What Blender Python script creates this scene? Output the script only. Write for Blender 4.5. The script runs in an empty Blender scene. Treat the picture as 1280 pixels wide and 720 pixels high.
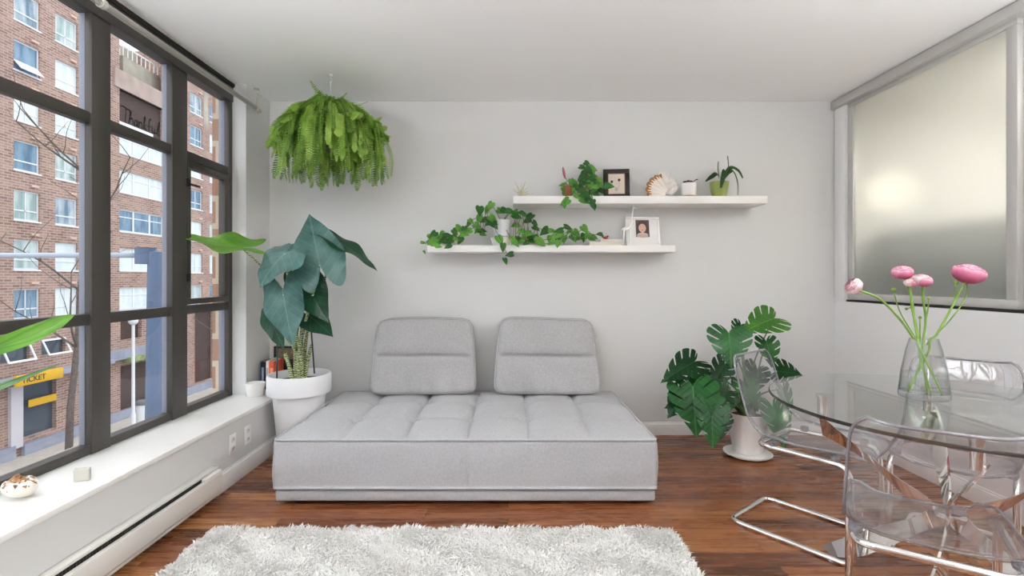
import bpy, bmesh, math, random
import numpy as np
from mathutils import Vector, Matrix
R = random.Random(7)
PI = math.pi
SC = bpy.context.scene
COL = SC.collection
FPX, VX, VY, EYE = 620.0, 635.0, 348.0, 1.22

def at(x, y, Y):
    """world point seen at photo pixel (x, y) at distance Y"""
    return Vector(((x - VX) * Y / FPX, Y, EYE - (y - VY) * Y / FPX))

def hexc(h, a=1.0):
    h = h.lstrip('#')
    out = []
    for i in (0, 2, 4):
        c = int(h[i:i + 2], 16) / 255
        out.append(c / 12.92 if c <= .04045 else ((c + .055) / 1.055) ** 2.4)
    return (out[0], out[1], out[2], a)

# ------------------------------------------------------------------ materials
class NT:
    def __init__(s, name):
        s.m = bpy.data.materials.new(name); s.m.use_nodes = True
        s.t = s.m.node_tree; s.t.nodes.clear()
        s.out = s.n('ShaderNodeOutputMaterial')
    def n(s, t, **k):
        x = s.t.nodes.new(t)
        for a, v in k.items(): setattr(x, a, v)
        return x
    def l(s, a, b): s.t.links.new(a, b)
    def math(s, op, a, b=None, c=None):
        x = s.n('ShaderNodeMath', operation=op)
        for i, v in enumerate((a, b, c)):
            if v is None: continue
            if isinstance(v, (int, float)): x.inputs[i].default_value = v
            else: s.l(v, x.inputs[i])
        return x.outputs[0]
    def mix(s, fac, a, b, blend='MIX'):
        x = s.n('ShaderNodeMix', data_type='RGBA', blend_type=blend)
        for i, v in ((0, fac), (6, a), (7, b)):
            if isinstance(v, (int, float, tuple)): x.inputs[i].default_value = v
            else: s.l(v, x.inputs[i])
        return x.outputs[2]
    def ramp(s, fac, stops):
        x = s.n('ShaderNodeValToRGB'); e = x.color_ramp.elements
        while len(e) < len(stops): e.new(.5)
        for i, (p, c) in enumerate(stops): e[i].position = p; e[i].color = c
        s.l(fac, x.inputs[0]); return x.outputs[0]
    def noise(s, scale, detail=4, vec=None, rough=.5):
        x = s.n('ShaderNodeTexNoise'); x.inputs['Scale'].default_value = scale
        x.inputs['Detail'].default_value = detail; x.inputs['Roughness'].default_value = rough
        if vec is not None: s.l(vec, x.inputs['Vector'])
        return x.outputs['Fac']
    def coord(s, which='Object'):
        return s.n('ShaderNodeTexCoord').outputs[which]
    def mapping(s, vec, scale=(1, 1, 1), loc=(0, 0, 0), rot=(0, 0, 0)):
        x = s.n('ShaderNodeMapping'); s.l(vec, x.inputs[0])
        x.inputs['Scale'].default_value = scale; x.inputs['Location'].default_value = loc
        x.inputs['Rotation'].default_value = rot
        return x.outputs[0]
    def bump(s, h, strength=.2, dist=.01):
        x = s.n('ShaderNodeBump'); x.inputs['Strength'].default_value = strength
        x.inputs['Distance'].default_value = dist; s.l(h, x.inputs['Height']); return x.outputs[0]
    def pbsdf(s, color=None, rough=.5, metal=0, normal=None, **k):
        p = s.n('ShaderNodeBsdfPrincipled')
        if color is not None:
            if isinstance(color, tuple): p.inputs['Base Color'].default_value = color
            else: s.l(color, p.inputs['Base Color'])
        if isinstance(rough, (int, float)): p.inputs['Roughness'].default_value = rough
        else: s.l(rough, p.inputs['Roughness'])
        p.inputs['Metallic'].default_value = metal
        if normal is not None: s.l(normal, p.inputs['Normal'])
        for a, v in k.items(): p.inputs[a.replace('_', ' ')].default_value = v
        return p.outputs[0]
    def done(s, sh):
        s.l(sh, s.out.inputs[0]); return s.m

def plain(name, col, rough=.5, metal=0, var=0.0, vscale=8, bump=0, bscale=60, **k):
    t = NT(name); c = hexc(col) if isinstance(col, str) else col
    co = t.coord(); base = c; nrm = None
    if var:
        lo = tuple(x * (1 - var) for x in c[:3]) + (1,); hi = tuple(min(1, x * (1 + var)) for x in c[:3]) + (1,)
        base = t.ramp(t.noise(vscale, 5, co), [(.3, lo), (.7, hi)])
    if bump: nrm = t.bump(t.noise(bscale, 4, co), bump, .004)
    return t.done(t.pbsdf(base, rough, metal, nrm, **k))

def edge_glass(name, tint, body, fac):
    """cut glass edge: dark where it faces us, clear when seen from inside the sheet"""
    t = NT(name); g = t.n('ShaderNodeNewGeometry')
    tr = t.n('ShaderNodeBsdfTransparent'); tr.inputs[0].default_value = tint
    d = t.pbsdf(hexc(body), .08); m = t.n('ShaderNodeMixShader'); m.inputs[0].default_value = fac; t.l(tr.outputs[0], m.inputs[1]); t.l(d, m.inputs[2])
    t2 = t.n('ShaderNodeBsdfTransparent'); t2.inputs[0].default_value = (.9, .92, .9, 1)
    o = t.n('ShaderNodeMixShader'); t.l(g.outputs['Backfacing'], o.inputs[0]); t.l(m.outputs[0], o.inputs[1]); t.l(t2.outputs[0], o.inputs[2])
    return t.done(o.outputs[0])

def schlick(t, f0=.04, scale=.96):
    lw = t.n('ShaderNodeLayerWeight'); lw.inputs[0].default_value = .5
    p = t.math('POWER', lw.outputs['Facing'], 5)
    return t.math('MULTIPLY_ADD', p, scale, f0)

def clear(name, tint=(.97, .97, .97, 1), f0=.04, scale=.9, rough=.01, body=None, bodyfac=0.0, edge=None):
    """thin clear sheet: transparent body plus an angle dependent mirror reflection"""
    t = NT(name)
    tr = t.n('ShaderNodeBsdfTransparent'); tr.inputs[0].default_value = tint
    if edge:                                                   # longer path through the wall at a grazing angle
        lw = t.n('ShaderNodeLayerWeight'); lw.inputs[0].default_value = .5
        t.l(t.mix(t.math('POWER', lw.outputs['Facing'], 4), tint, edge), tr.inputs[0])
    gl = t.n('ShaderNodeBsdfGlossy'); gl.inputs['Roughness'].default_value = rough
    base = tr.outputs[0]
    if body:
        d = t.n('ShaderNodeBsdfDiffuse'); d.inputs[0].default_value = hexc(body)
        m0 = t.n('ShaderNodeMixShader'); m0.inputs[0].default_value = bodyfac
        t.l(base, m0.inputs[1]); t.l(d.outputs[0], m0.inputs[2]); base = m0.outputs[0]
    m = t.n('ShaderNodeMixShader'); t.l(schlick(t, f0, scale), m.inputs[0])
    t.l(base, m.inputs[1]); t.l(gl.outputs[0], m.inputs[2])
    return t.done(m.outputs[0])

def leafmat(name, dark, light, vein, rough=.35, trans=.25, veins=7, veinamt=.5, spec=.22):
    """UV.x runs along the midrib, UV.y across (0.5 = midrib)"""
    t = NT(name); uv = t.n('ShaderNodeTexCoord').outputs['UV']
    sp = t.n('ShaderNodeSeparateXYZ'); t.l(uv, sp.inputs[0])
    av = t.math('ABSOLUTE', t.math('SUBTRACT', sp.outputs[1], .5))
    mid = t.math('LESS_THAN', av, .014)
    ph = t.math('FRACT', t.math('MULTIPLY', t.math('SUBTRACT', sp.outputs[0], t.math('MULTIPLY', av, .9)), veins))
    lat = t.math('LESS_THAN', t.math('ABSOLUTE', t.math('SUBTRACT', ph, .5)), .05)
    vm = t.math('MULTIPLY', t.math('MAXIMUM', mid, t.math('MULTIPLY', lat, .55)), veinamt)
    no = t.noise(7, 4, t.coord())
    c = t.ramp(no, [(.3, hexc(dark)), (.7, hexc(light))])
    c = t.mix(vm, c, hexc(vein))
    h = t.math('ADD', t.math('MULTIPLY', t.math('ABSOLUTE', t.math('SUBTRACT', ph, .5)), 1.0), t.math('MULTIPLY', no, .3))
    nrm = t.bump(h, .25, .006)
    p = t.pbsdf(c, rough, 0, nrm, Specular_IOR_Level=spec)
    tl = t.n('ShaderNodeBsdfTranslucent'); t.l(c, tl.inputs[0])
    m = t.n('ShaderNodeMixShader'); m.inputs[0].default_value = trans
    t.l(p, m.inputs[1]); t.l(tl.outputs[0], m.inputs[2])
    return t.done(m.outputs[0])

# ------------------------------------------------------------------ mesh builder
class MB:
    def __init__(s): s.v = []; s.f = []; s.m = []; s.uv = []
    def vert(s, p, uv=(0, 0)):
        s.v.append((p[0], p[1], p[2])); s.uv.append(uv); return len(s.v) - 1
    def face(s, idx, m=0): s.f.append(tuple(idx)); s.m.append(m)
    def box(s, a, b, m=0):
        x0, y0, z0 = a; x1, y1, z1 = b
        i = [s.vert(p) for p in ((x0, y0, z0), (x1, y0, z0), (x1, y1, z0), (x0, y1, z0), (x0, y0, z1), (x1, y0, z1), (x1, y1, z1), (x0, y1, z1))]
        for q in ((0, 3, 2, 1), (4, 5, 6, 7), (0, 1, 5, 4), (1, 2, 6, 5), (2, 3, 7, 6), (3, 0, 4, 7)): s.face([i[k] for k in q], m)
        return s
    def bm(s, bm, m=0, mat=None):
        n = len(s.v); bm.verts.index_update()
        for v in bm.verts: s.vert(mat @ v.co if mat else v.co)
        for f in bm.faces: s.face([n + v.index for v in f.verts], m)
        bm.free(); return s
    def rbox(s, a, b, r=.005, seg=2, m=0, mat=None):
        bm = bmesh.new(); bmesh.ops.create_cube(bm, size=1)
        c = [(a[i] + b[i]) / 2 for i in range(3)]; d = [abs(b[i] - a[i]) for i in range(3)]
        for v in bm.verts: v.co = Vector([c[i] + v.co[i] * d[i] for i in range(3)])
        bmesh.ops.bevel(bm, geom=bm.edges[:] + bm.verts[:], offset=min(r, min(d) * .49), segments=seg, profile=.5, affect='EDGES')
        return s.bm(bm, m, mat)
    def tube(s, pts, rad, n=8, closed=False, m=0, cap=True, flat=None):
        pts = [Vector(p) for p in pts]; N = len(pts)
        if isinstance(rad, (int, float)): rad = [rad] * N
        T = []
        for i in range(N):
            a = pts[(i - 1) % N] if (closed or i > 0) else pts[i]
            b = pts[(i + 1) % N] if (closed or i < N - 1) else pts[i]
            d = b - a
            T.append(d.normalized() if d.length > 1e-9 else Vector((0, 0, 1)))
        up = Vector((0, 0, 1)) if abs(T[0].z) < .9 else Vector((1, 0, 0))
        nv = (up - T[0] * up.dot(T[0])).normalized(); rings = []
        for i in range(N):
            nv = nv - T[i] * nv.dot(T[i])
            nv = nv.normalized() if nv.length > 1e-6 else T[i].orthogonal().normalized()
            bv = T[i].cross(nv); ring = []
            for k in range(n):
                a = 2 * PI * k / n
                ring.append(s.vert(pts[i] + (nv * math.cos(a) + bv * math.sin(a)) * rad[i], (i / max(1, N - 1), k / n)))
            rings.append(ring)
        for i in range(N if closed else N - 1):
            A, B = rings[i], rings[(i + 1) % N]
            for k in range(n): s.face((A[k], A[(k + 1) % n], B[(k + 1) % n], B[k]), m)
        if cap and not closed:
            s.face(rings[0][::-1], m); s.face(rings[-1], m)
        return s
    def lathe(s, prof, c=(0, 0, 0), n=32, m=0, sx=1, sy=1):
        """prof: list of (radius, z)"""
        rings = []
        for r, z in prof:
            if r < 1e-6: rings.append([s.vert((c[0], c[1], c[2] + z))])
            else: rings.append([s.vert((c[0] + r * sx * math.cos(2 * PI * k / n), c[1] + r * sy * math.sin(2 * PI * k / n), c[2] + z)) for k in range(n)])
        for A, B in zip(rings, rings[1:]):
            for k in range(n):
                k2 = (k + 1) % n
                if len(A) == 1 and len(B) == 1: continue
                if len(A) == 1: s.face((A[0], B[k2], B[k]), m)
                elif len(B) == 1: s.face((A[k], A[k2], B[0]), m)
                else: s.face((A[k], A[k2], B[k2], B[k]), m)
        return s
    def ball(s, c, r, n=12, k=8, m=0, mat=None):
        r = (r, r, r) if isinstance(r, (int, float)) else r
        b = len(s.v)
        s.lathe([(max(0, math.sin(PI * i / k)), -math.cos(PI * i / k)) for i in range(k + 1)], (0, 0, 0), n, m)
        for i in range(b, len(s.v)):
            p = Vector((s.v[i][0] * r[0], s.v[i][1] * r[1], s.v[i][2] * r[2]))
            if mat: p = mat @ p
            s.v[i] = (p.x + c[0], p.y + c[1], p.z + c[2])
        return s
    def grid(s, fn, nu, nv, m=0, closeu=False):
        """fn(u,v) with u,v in 0..1"""
        idx = [[None] * (nv + 1) for _ in range(nu + 1)]
        for i in range(nu + 1):
            if closeu and i == nu: idx[i] = idx[0]; continue
            for j in range(nv + 1): idx[i][j] = s.vert(fn(i / nu, j / nv), (i / nu, j / nv))
        for i in range(nu):
            for j in range(nv): s.face((idx[i][j], idx[i + 1][j], idx[i + 1][j + 1], idx[i][j + 1]), m)
        return idx
    def build(s, name, mats, parent=None, smooth=True, origin=None):
        me = bpy.data.meshes.new(name)
        V = np.array(s.v, dtype=float).reshape(-1, 3)
        off = np.zeros(3)
        if parent is not None:
            p = parent
            while p is not None: off = off + np.array(p.location); p = p.parent
        elif origin is not None: off = np.array(origin, dtype=float)
        if parent is not None and parent.get('localbuild'): off = np.zeros(3)
        V = V - off
        me.from_pydata(V.tolist(), [], s.f)
        mats = mats if isinstance(mats, (list, tuple)) else [mats]
        for q in mats: me.materials.append(q)
        me.polygons.foreach_set('material_index', np.array(s.m, dtype=np.int32))
        me.polygons.foreach_set('use_smooth', np.full(len(s.f), bool(smooth)))
        if any(u != (0, 0) for u in s.uv):
            ul = me.uv_layers.new(name='UVMap')
            li = np.zeros(len(me.loops), dtype=np.int32); me.loops.foreach_get('vertex_index', li)
            ul.data.foreach_set('uv', np.array(s.uv, dtype=np.float32)[li].ravel())
        me.update()
        if smooth == 'auto':
            me.set_sharp_from_angle(angle=math.radians(38))
        o = bpy.data.objects.new(name, me); COL.objects.link(o)
        if parent is not None: o.parent = parent
        elif origin is not None: o.location = origin
        return o

def tag(o, label=None, cat=None, group=None, kind=None):
    if label: o['label'] = label
    if cat: o['category'] = cat
    if group: o['group'] = group
    if kind: o['kind'] = kind
    return o

def thing(name, label, cat, loc=(0, 0, 0), group=None, rz=0):
    o = bpy.data.objects.new(name, None); COL.objects.link(o)
    o.location = loc; o.rotation_euler = (0, 0, rz); o.empty_display_size = .05
    return tag(o, label, cat, group)

def struct(o): o['kind'] = 'structure'; return o

def copy_tree(o, parent=None):
    c = o.copy(); COL.objects.link(c); c.parent = parent
    for ch in list(o.children): copy_tree(ch, c)
    return c

def catmull(pts, n=6, closed=False):
    P = [Vector(p) for p in pts]; N = len(P); out = []
    for i in range(N if closed else N - 1):
        if closed: a, b, c, d = P[(i - 1) % N], P[i], P[(i + 1) % N], P[(i + 2) % N]
        else: a, b, c, d = P[max(0, i - 1)], P[i], P[i + 1], P[min(N - 1, i + 2)]
        for k in range(n):
            t = k / n
            out.append(.5 * ((2 * b) + (c - a) * t + (2 * a - 5 * b + 4 * c - d) * t * t + (3 * b - a - 3 * c + d) * t ** 3))
    if not closed: out.append(P[-1])
    return out

def fillet(pts, r, n=6, closed=False):
    P = [Vector(p) for p in pts]; N = len(P); out = []
    for i in range(N):
        if not closed and i in (0, N - 1): out.append(P[i]); continue
        a, b, c = P[(i - 1) % N], P[i], P[(i + 1) % N]
        u = (a - b); w = (c - b); rr = min(r, u.length * .49, w.length * .49)
        p0 = b + u.normalized() * rr; p1 = b + w.normalized() * rr
        for k in range(n + 1):
            t = k / n; out.append((1 - t) ** 2 * p0 + 2 * t * (1 - t) * b + t * t * p1)
    return out

def frame_of(fwd, nrm):
    f = Vector(fwd).normalized(); n = Vector(nrm); n = (n - f * n.dot(f))
    n = n.normalized() if n.length > 1e-5 else f.orthogonal().normalized()
    return f, n, n.cross(f).normalized()

HEART = [(-.02, 0), (-.13, .06), (-.24, .17), (-.27, .30), (-.19, .42), (0, .5), (.2, .48), (.42, .39), (.64, .26), (.84, .11), (1, 0)]
POTH = [(-.02, 0), (-.08, .07), (-.14, .19), (-.13, .33), (-.04, .44), (.12, .5), (.35, .46), (.6, .32), (.82, .14), (1, 0)]
ALOC = [(-.03, 0), (-.18, .05), (-.34, .14), (-.42, .26), (-.33, .38), (-.12, .46), (.1, .5), (.32, .44), (.55, .32), (.76, .18), (.92, .05), (1, 0)]
OVAL = [(0, 0), (.02, .1), (.15, .33), (.35, .48), (.55, .48), (.75, .36), (.9, .17), (1, 0)]

def polar_leaf(mb, P, fwd, nrm, L, W, outline=HEART, droop=.2, cup=.12, ripple=.0, rings=5, n=3, m=0, ph=0):
    f, u, sd = frame_of(fwd, nrm); P = Vector(P)
    half = catmull([(a, b, 0) for a, b in outline], n)
    out = [(p.x, p.y) for p in half] + [(p.x, -p.y) for p in half[-2:0:-1]]
    N = len(out)
    def pos(a, b, rf):
        z = -droop * (max(a, 0) ** 2) * L - droop * .6 * (min(a, 0) ** 2) * L * 2
        z += cup * abs(b) * W * (1 - .5 * abs(b)) - droop * .5 * (b * b) * W * 2
        z += ripple * L * rf * rf * math.sin(9 * a + ph + (2 if b > 0 else 0)) * min(1, abs(b) * 4)
        return P + f * (a * L) + sd * (b * W) + u * z
    c = mb.vert(pos(0.03, 0, 0), (0.03, .5)); prev = None
    for k in range(1, rings + 1):
        rf = k / rings; ring = []
        for a, b in out:
            a2 = .03 + (a - .03) * rf; b2 = b * rf
            ring.append(mb.vert(pos(a2, b2, rf), (a2, b2 + .5)))
        for i in range(N):
            j = (i + 1) % N
            if prev is None: mb.face((c, ring[i], ring[j]), m)
            else: mb.face((prev[i], ring[i], ring[j], prev[j]), m)
        prev = ring

def blade(mb, pts, widths, nrm, fold=.15, m=0):
    """long strap leaf along a curve"""
    pts = [Vector(p) for p in pts]; N = len(pts); rows = []
    for i in range(N):
        d = (pts[min(N - 1, i + 1)] - pts[max(0, i - 1)])
        f, u, sd = frame_of(d, nrm); w = widths[i] / 2; t = i / (N - 1)
        rows.append([mb.vert(pts[i] + sd * (w * q) + u * (fold * w * abs(q)), (t, .5 + q * .5)) for q in (-1, -.5, 0, .5, 1)])
    for A, B in zip(rows, rows[1:]):
        for k in range(4): mb.face((A[k], A[k + 1], B[k + 1], B[k]), m)

def frange(n): return [i / n for i in range(n + 1)]
# ------------------------------------------------------------------ shared materials
M_wall = plain('wall_paint', '#d7d7d6', .55, bump=.03, bscale=120)
M_ceil = plain('ceiling_paint', '#f6f6f6', .7)
M_trim = plain('trim_paint', '#efefee', .35)
M_wgloss = plain('gloss_panel_paint', '#efefef', .22)
M_sill = plain('sill_paint', '#f0efec', .35)
M_bronze = plain('window_frame_bronze', '#4b4744', .42, .35)
M_black = plain('black_plastic', '#141414', .45)
M_dark = plain('dark_gap', '#26241f', .8)
M_chrome = plain('chrome', (.86, .85, .84, 1), .07, 1)
M_chrome2 = plain('polished_steel', (.78, .76, .74, 1), .03, 1)
M_alu = plain('anodised_aluminium', '#c9c7c4', .38, .25)
M_wcer = plain('white_ceramic', '#f1efec', .3)
M_whmatte = plain('white_matte_plastic', '#e9eaec', .5)
M_soil = plain('potting_soil', '#4a3325', .95, var=.5, vscale=60, bump=.8, bscale=90)
M_glass = clear('window_glass', (.93, .95, .97, 1), .035, .5)

def wood_floor():
    t = NT('walnut_plank_floor'); co = t.coord('Object')
    br = t.n('ShaderNodeTexBrick'); t.l(co, br.inputs['Vector'])
    br.offset = .37; br.squash = 1
    br.inputs['Scale'].default_value = 1
    br.inputs['Brick Width'].default_value = 1.15; br.inputs['Row Height'].default_value = .105
    br.inputs['Mortar Size'].default_value = .0012; br.inputs['Mortar Smooth'].default_value = .2
    br.inputs['Bias'].default_value = 0
    br.inputs['Color1'].default_value = (0, 0, 0, 1); br.inputs['Color2'].default_value = (1, 1, 1, 1); br.inputs['Mortar'].default_value = (.5, .5, .5, 1)
    tone = t.ramp(br.outputs['Color'], [(0, hexc('#482416')), (.35, hexc('#774429')), (.7, hexc('#985d38')), (1, hexc('#bb824f'))])
    # grain, shifted plank by plank
    mv = t.n('ShaderNodeVectorMath', operation='MULTIPLY_ADD'); t.l(br.outputs['Color'], mv.inputs[0]); mv.inputs[1].default_value = (9, 5, 0); t.l(co, mv.inputs[2])
    g1 = t.noise(1, 7, t.mapping(mv.outputs[0], (2.2, 26, 1)), .62)
    g2 = t.noise(1, 4, t.mapping(mv.outputs[0], (5, 120, 1)), .6)
    c = t.mix(.6, tone, t.ramp(g1, [(.28, hexc('#46220f')), (.5, hexc('#8a5230')), (.72, hexc('#c08853'))]), 'MIX')
    c = t.mix(.5, tone, c)
    c = t.mix(.35, c, t.ramp(g2, [(.35, (.25, .2, .18, 1)), (.6, (1, 1, 1, 1))]), 'MULTIPLY')
    c = t.mix(t.math('MULTIPLY', br.outputs['Fac'], .8), c, hexc('#24100a'))
    rg = t.math('MULTIPLY_ADD', g1, .15, .2)
    return t.done(t.pbsdf(c, rg, 0, t.bump(t.math('SUBTRACT', t.math('MULTIPLY', g2, .2), br.outputs['Fac']), .12, .002)))
M_floor = wood_floor()

XL, XP, XS, XR, YB, ZC = -1.97, -1.8625, -1.64, 2.55, 3.875, 2.6   # window plane, pier face, ledge face, right wall, back wall, ceiling
YF = -2.6
# floor, ceiling, walls
struct(MB().box((-2.2, YF - .1, -.1), (5.2, YB + .1, 0)).build('floor', M_floor, smooth=False))
struct(MB().box((-2.1, YF - .1, ZC), (5.2, YB + .1, ZC + .12)).build('ceiling', M_ceil, smooth=False))
struct(MB().box((-2.2, YB, 0), (5.2, YB + .12, ZC)).build('wall_back', M_wall, smooth=False))
struct(MB().box((-2.2, YF - .12, 0), (5.2, YF, ZC)).build('wall_front', M_wall, smooth=False))
wl = MB()
wl.box((-2.1, YF, 0), (XS - .0, YB, .37))                      # low wall under the ledge
wl.box((-1.993, 3.526, .39), (XP, YB, ZC)); wl.box((-2.1, 3.6, .39), (-1.99, YB, ZC))                         # pier beside the window
struct(wl.build('wall_left', M_wall, smooth=False))
struct(MB().rbox((-2.02, YF, .368), (XS + .012, YB - .001, .392), .003).build('trim_1', M_sill, smooth='auto'))
wr = MB()
wr.box((XR, YF, 0), (XR + .1, YB, 1.045))                       # half wall under the frosted panels
wr.box((XR, 3.746, 1.045), (XR + .1, YB, ZC))
wr.box((XR, YF, 1.045), (XR + .1, 1.15, ZC))
struct(wr.build('wall_right', M_wgloss, smooth=False))

def baseboard(name, pts, h=.1, d=.014):
    mb = MB(); a, b = pts
    x0, x1 = sorted((a[0], b[0])); y0, y1 = sorted((a[1], b[1]))
    if abs(x1 - x0) > abs(y1 - y0):
        mb.rbox((x0, y0 - d, 0), (x1, y0, h - .012), .002); mb.rbox((x0, y0 - d * .6, h - .014), (x1, y0, h), .003)
    else:
        s = d if name.endswith('left') else -d
        mb.rbox((min(x0, x0 + s), y0, 0), (max(x0, x0 + s), y1, h - .012), .002)
        mb.rbox((min(x0, x0 + s * .6), y0, h - .014), (max(x0, x0 + s * .6), y1, h), .003)
    return struct(mb.build(name, M_trim, smooth='auto'))
baseboard('baseboard_back', ((XS, YB - .001), (XR, YB - .001)))
baseboard('baseboard_left', ((XS + .001, 2.78), (XS + .001, YB - .016)), .115)
baseboard('baseboard_right', ((XR - .001, YF), (XR - .001, YB - .016)))

# ------------------------------------------------------------------ big window on the left
w1 = bpy.data.objects.new('window_1', None); COL.objects.link(w1); w1.location = (XL, 2.4, .39); struct(w1)
xo, xi = -2.075, XL            # outer / inner plane of the frame
M_cap = plain('outer_frame_grey', '#8e8f9a', .5)
MUL = [(-2.3, -2.18), (-1.1, -.98), (.02, .14), (1.14, 1.26), (2.334, 2.446), (2.895, 3.03), (3.485, 3.525)]
for a, b in MUL:
    ml = MB().rbox((-1.994, a, .39), (xi + .012, b, 2.58), .003).build('mullion', M_bronze, w1, 'auto')
    MB().rbox((-2.022 if a < 3.4 else -2.036, a + .002, .39), (-1.994, b - .002, 2.58), .002).build('outer_cap', M_cap, ml, 'auto')
MB().rbox((-2.03, YF, 2.47), (xi + .02, 3.525, 2.575), .004).build('header', M_bronze, w1, 'auto')
MB().rbox((xo, YF, 2.576), (xi + .03, 3.525, 2.599), .002).build('shadow_gap', M_dark, w1, 'auto')
MB().rbox((-2.02, YF, .393), (xi + .008, 3.485, .435), .004).build('bottom_rail', M_bronze, w1, 'auto')
BAYS = [(a[1], b[0]) for a, b in zip(MUL, MUL[1:])]
for k, (a, b) in enumerate(BAYS):
    MB().rbox((-2.012, a, 1.95), (xi + .002, b, 2.005), .004).build('transom', M_bronze, w1, 'auto')
    MB().rbox((-2.012, a, 1.0), (xi + .002, b, 1.053), .004).build('transom', M_bronze, w1, 'auto')
    for z0, z1 in ((.435, 1.0), (1.053, 1.95), (2.005, 2.47)):
        last = (k == len(BAYS) - 1)
        if last and z0 > 1.0 and z0 < 1.2:                      # opening sash
            sf = MB()
            sf.rbox((-2.0, a + .004, 1.06), (xi + .016, b - .004, 1.095), .003); sf.rbox((-2.0, a + .004, 1.90), (xi + .016, b - .004, 1.942), .003)
            sf.rbox((-2.0, a + .004, 1.095), (xi + .016, a + .03, 1.9), .003); sf.rbox((-2.0, b - .06, 1.095), (xi + .016, b - .004, 1.9), .003)
            sash = sf.build('sash', M_bronze, w1, 'auto')
            MB().box((-1.990, a + .03, 1.095), (-1.986, b - .06, 1.9)).build('pane', M_glass, sash, False)
            for hz in (1.2, 1.78):
                hb = MB().rbox((xi + .012, a - .012, hz), (xi + .03, a + .006, hz + .05), .003)
                if hz > 1.5: hb.rbox((xi + .02, a - .005, hz + .01), (xi + .032, a + .1, hz + .022), .003)
                hb.build('latch', M_black, sash, 'auto')
            continue
        MB().box((-1.990, a, z0), (-1.986, b, z1)).build('pane', M_glass, w1, False)

# ------------------------------------------------------------------ frosted sliding partition on the right
def frosted():
    t = NT('frosted_glass')
    rf = t.n('ShaderNodeBsdfRefraction'); rf.inputs['Roughness'].default_value = .8; rf.inputs['IOR'].default_value = 1.12; rf.inputs[0].default_value = (.86, .87, .85, 1)
    tl = t.n('ShaderNodeBsdfTranslucent'); tl.inputs[0].default_value = (.8, .82, .8, 1)
    df = t.n('ShaderNodeBsdfDiffuse'); df.inputs[0].default_value = (.62, .64, .62, 1)
    gl = t.n('ShaderNodeBsdfGlossy'); gl.inputs['Roughness'].default_value = .35
    a = t.n('ShaderNodeMixShader'); a.inputs[0].default_value = .16; t.l(rf.outputs[0], a.inputs[1]); t.l(tl.outputs[0], a.inputs[2])
    b = t.n('ShaderNodeMixShader'); b.inputs[0].default_value = .16; t.l(a.outputs[0], b.inputs[1]); t.l(df.outputs[0], b.inputs[2])
    c = t.n('ShaderNodeMixShader'); t.l(schlick(t, .04, .5), c.inputs[0]); t.l(b.outputs[0], c.inputs[1]); t.l(gl.outputs[0], c.inputs[2])
    return t.done(c.outputs[0])
M_frost = frosted()
w2 = bpy.data.objects.new('window_2', None); COL.objects.link(w2); w2.location = (XR, 3.1, 1.05); struct(w2)
MB().rbox((XR - .032, 1.15, 2.532), (XR + .1, YB - .001, 2.594), .004).build('top_track', M_alu, w2, 'auto')
MB().rbox((XR + .004, 1.15, 1.046), (XR + .1, 3.746, 1.06), .002).build('bottom_track', M_dark, w2, 'auto')
for (y0, y1, xx) in ((2.495, 3.742, XR + .012), (1.2, 2.53, XR + .052)):
    fr = MB()
    fr.rbox((xx, y0, 1.062), (xx + .034, y1, 1.11), .003); fr.rbox((xx, y0, 2.505), (xx + .034, y1, 2.535), .003)
    fr.rbox((xx, y0, 1.11), (xx + .034, y0 + .058, 2.505), .003); fr.rbox((xx, y1 - .055, 1.11), (xx + .034, y1, 2.505), .003)
    p = fr.build('sliding_panel', M_alu, w2, 'auto')
    MB().box((xx + .014, y0 + .05, 1.1), (xx + .02, y1 - .05, 2.515)).build('pane', M_frost, p, False)
MB().rbox((XR - .01, 3.746, 1.045), (XR - .0005, YB - .016, 2.53), .002).build('corner_post', M_trim, w2, 'auto')
# the room behind the frosted panels
struct(MB().box((5.0, .3, 0), (5.1, YB, ZC)).build('wall_bedroom', plain('bedroom_paint', '#e6ded2', .6), smooth=False))
struct(MB().box((2.65, .2, 0), (5.1, .3, ZC)).build('wall_bedroom_near', bpy.data.materials['bedroom_paint'], smooth=False))

wd = thing('wardrobe', 'tall grey wardrobe blurred behind the frosted sliding panels', 'wardrobe', (3.6, 3.5, 0))
MB().rbox((2.9, 1.4, .02), (3.5, 3.86, 1.58), .006).build('carcass', plain('wardrobe_grey', '#4c5552', .6), wd, 'auto')
for k in range(3): MB().rbox((2.878, 1.41 + k * .816, .06), (2.899, 1.41 + k * .816 + .806, 1.57), .004).build('door', bpy.data.materials['wardrobe_grey'], wd, 'auto')
# ------------------------------------------------------------------ curtain rod, heater, outlets
rod = thing('curtain_rod', 'brushed metal curtain rod running under the ceiling along the big window', 'curtain rod', (-1.826, 3.64, 2.455))
M_rod = plain('brushed_steel', '#c9c5be', .35, .35)
MB().tube([(-1.826, YF + .2, 2.455), (-1.826, 3.64, 2.455)], .0165, 14).ball((-1.826, 3.645, 2.455), .018).build('rod', M_rod, rod)
for y in (3.60, 2.23, .4):
    b = MB().tube([(-1.826, y, 2.472), (-1.826, y, 2.592)], .005, 8).tube([(-1.826, y - .012, 2.455), (-1.826, y + .012, 2.455)], .022, 16)
    b.lathe([(0, 2.599), (.02, 2.599), (.02, 2.592), (0, 2.59)][::-1], (-1.826, y, 0), 16)
    b.build('bracket', M_rod, rod, 'auto')

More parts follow.
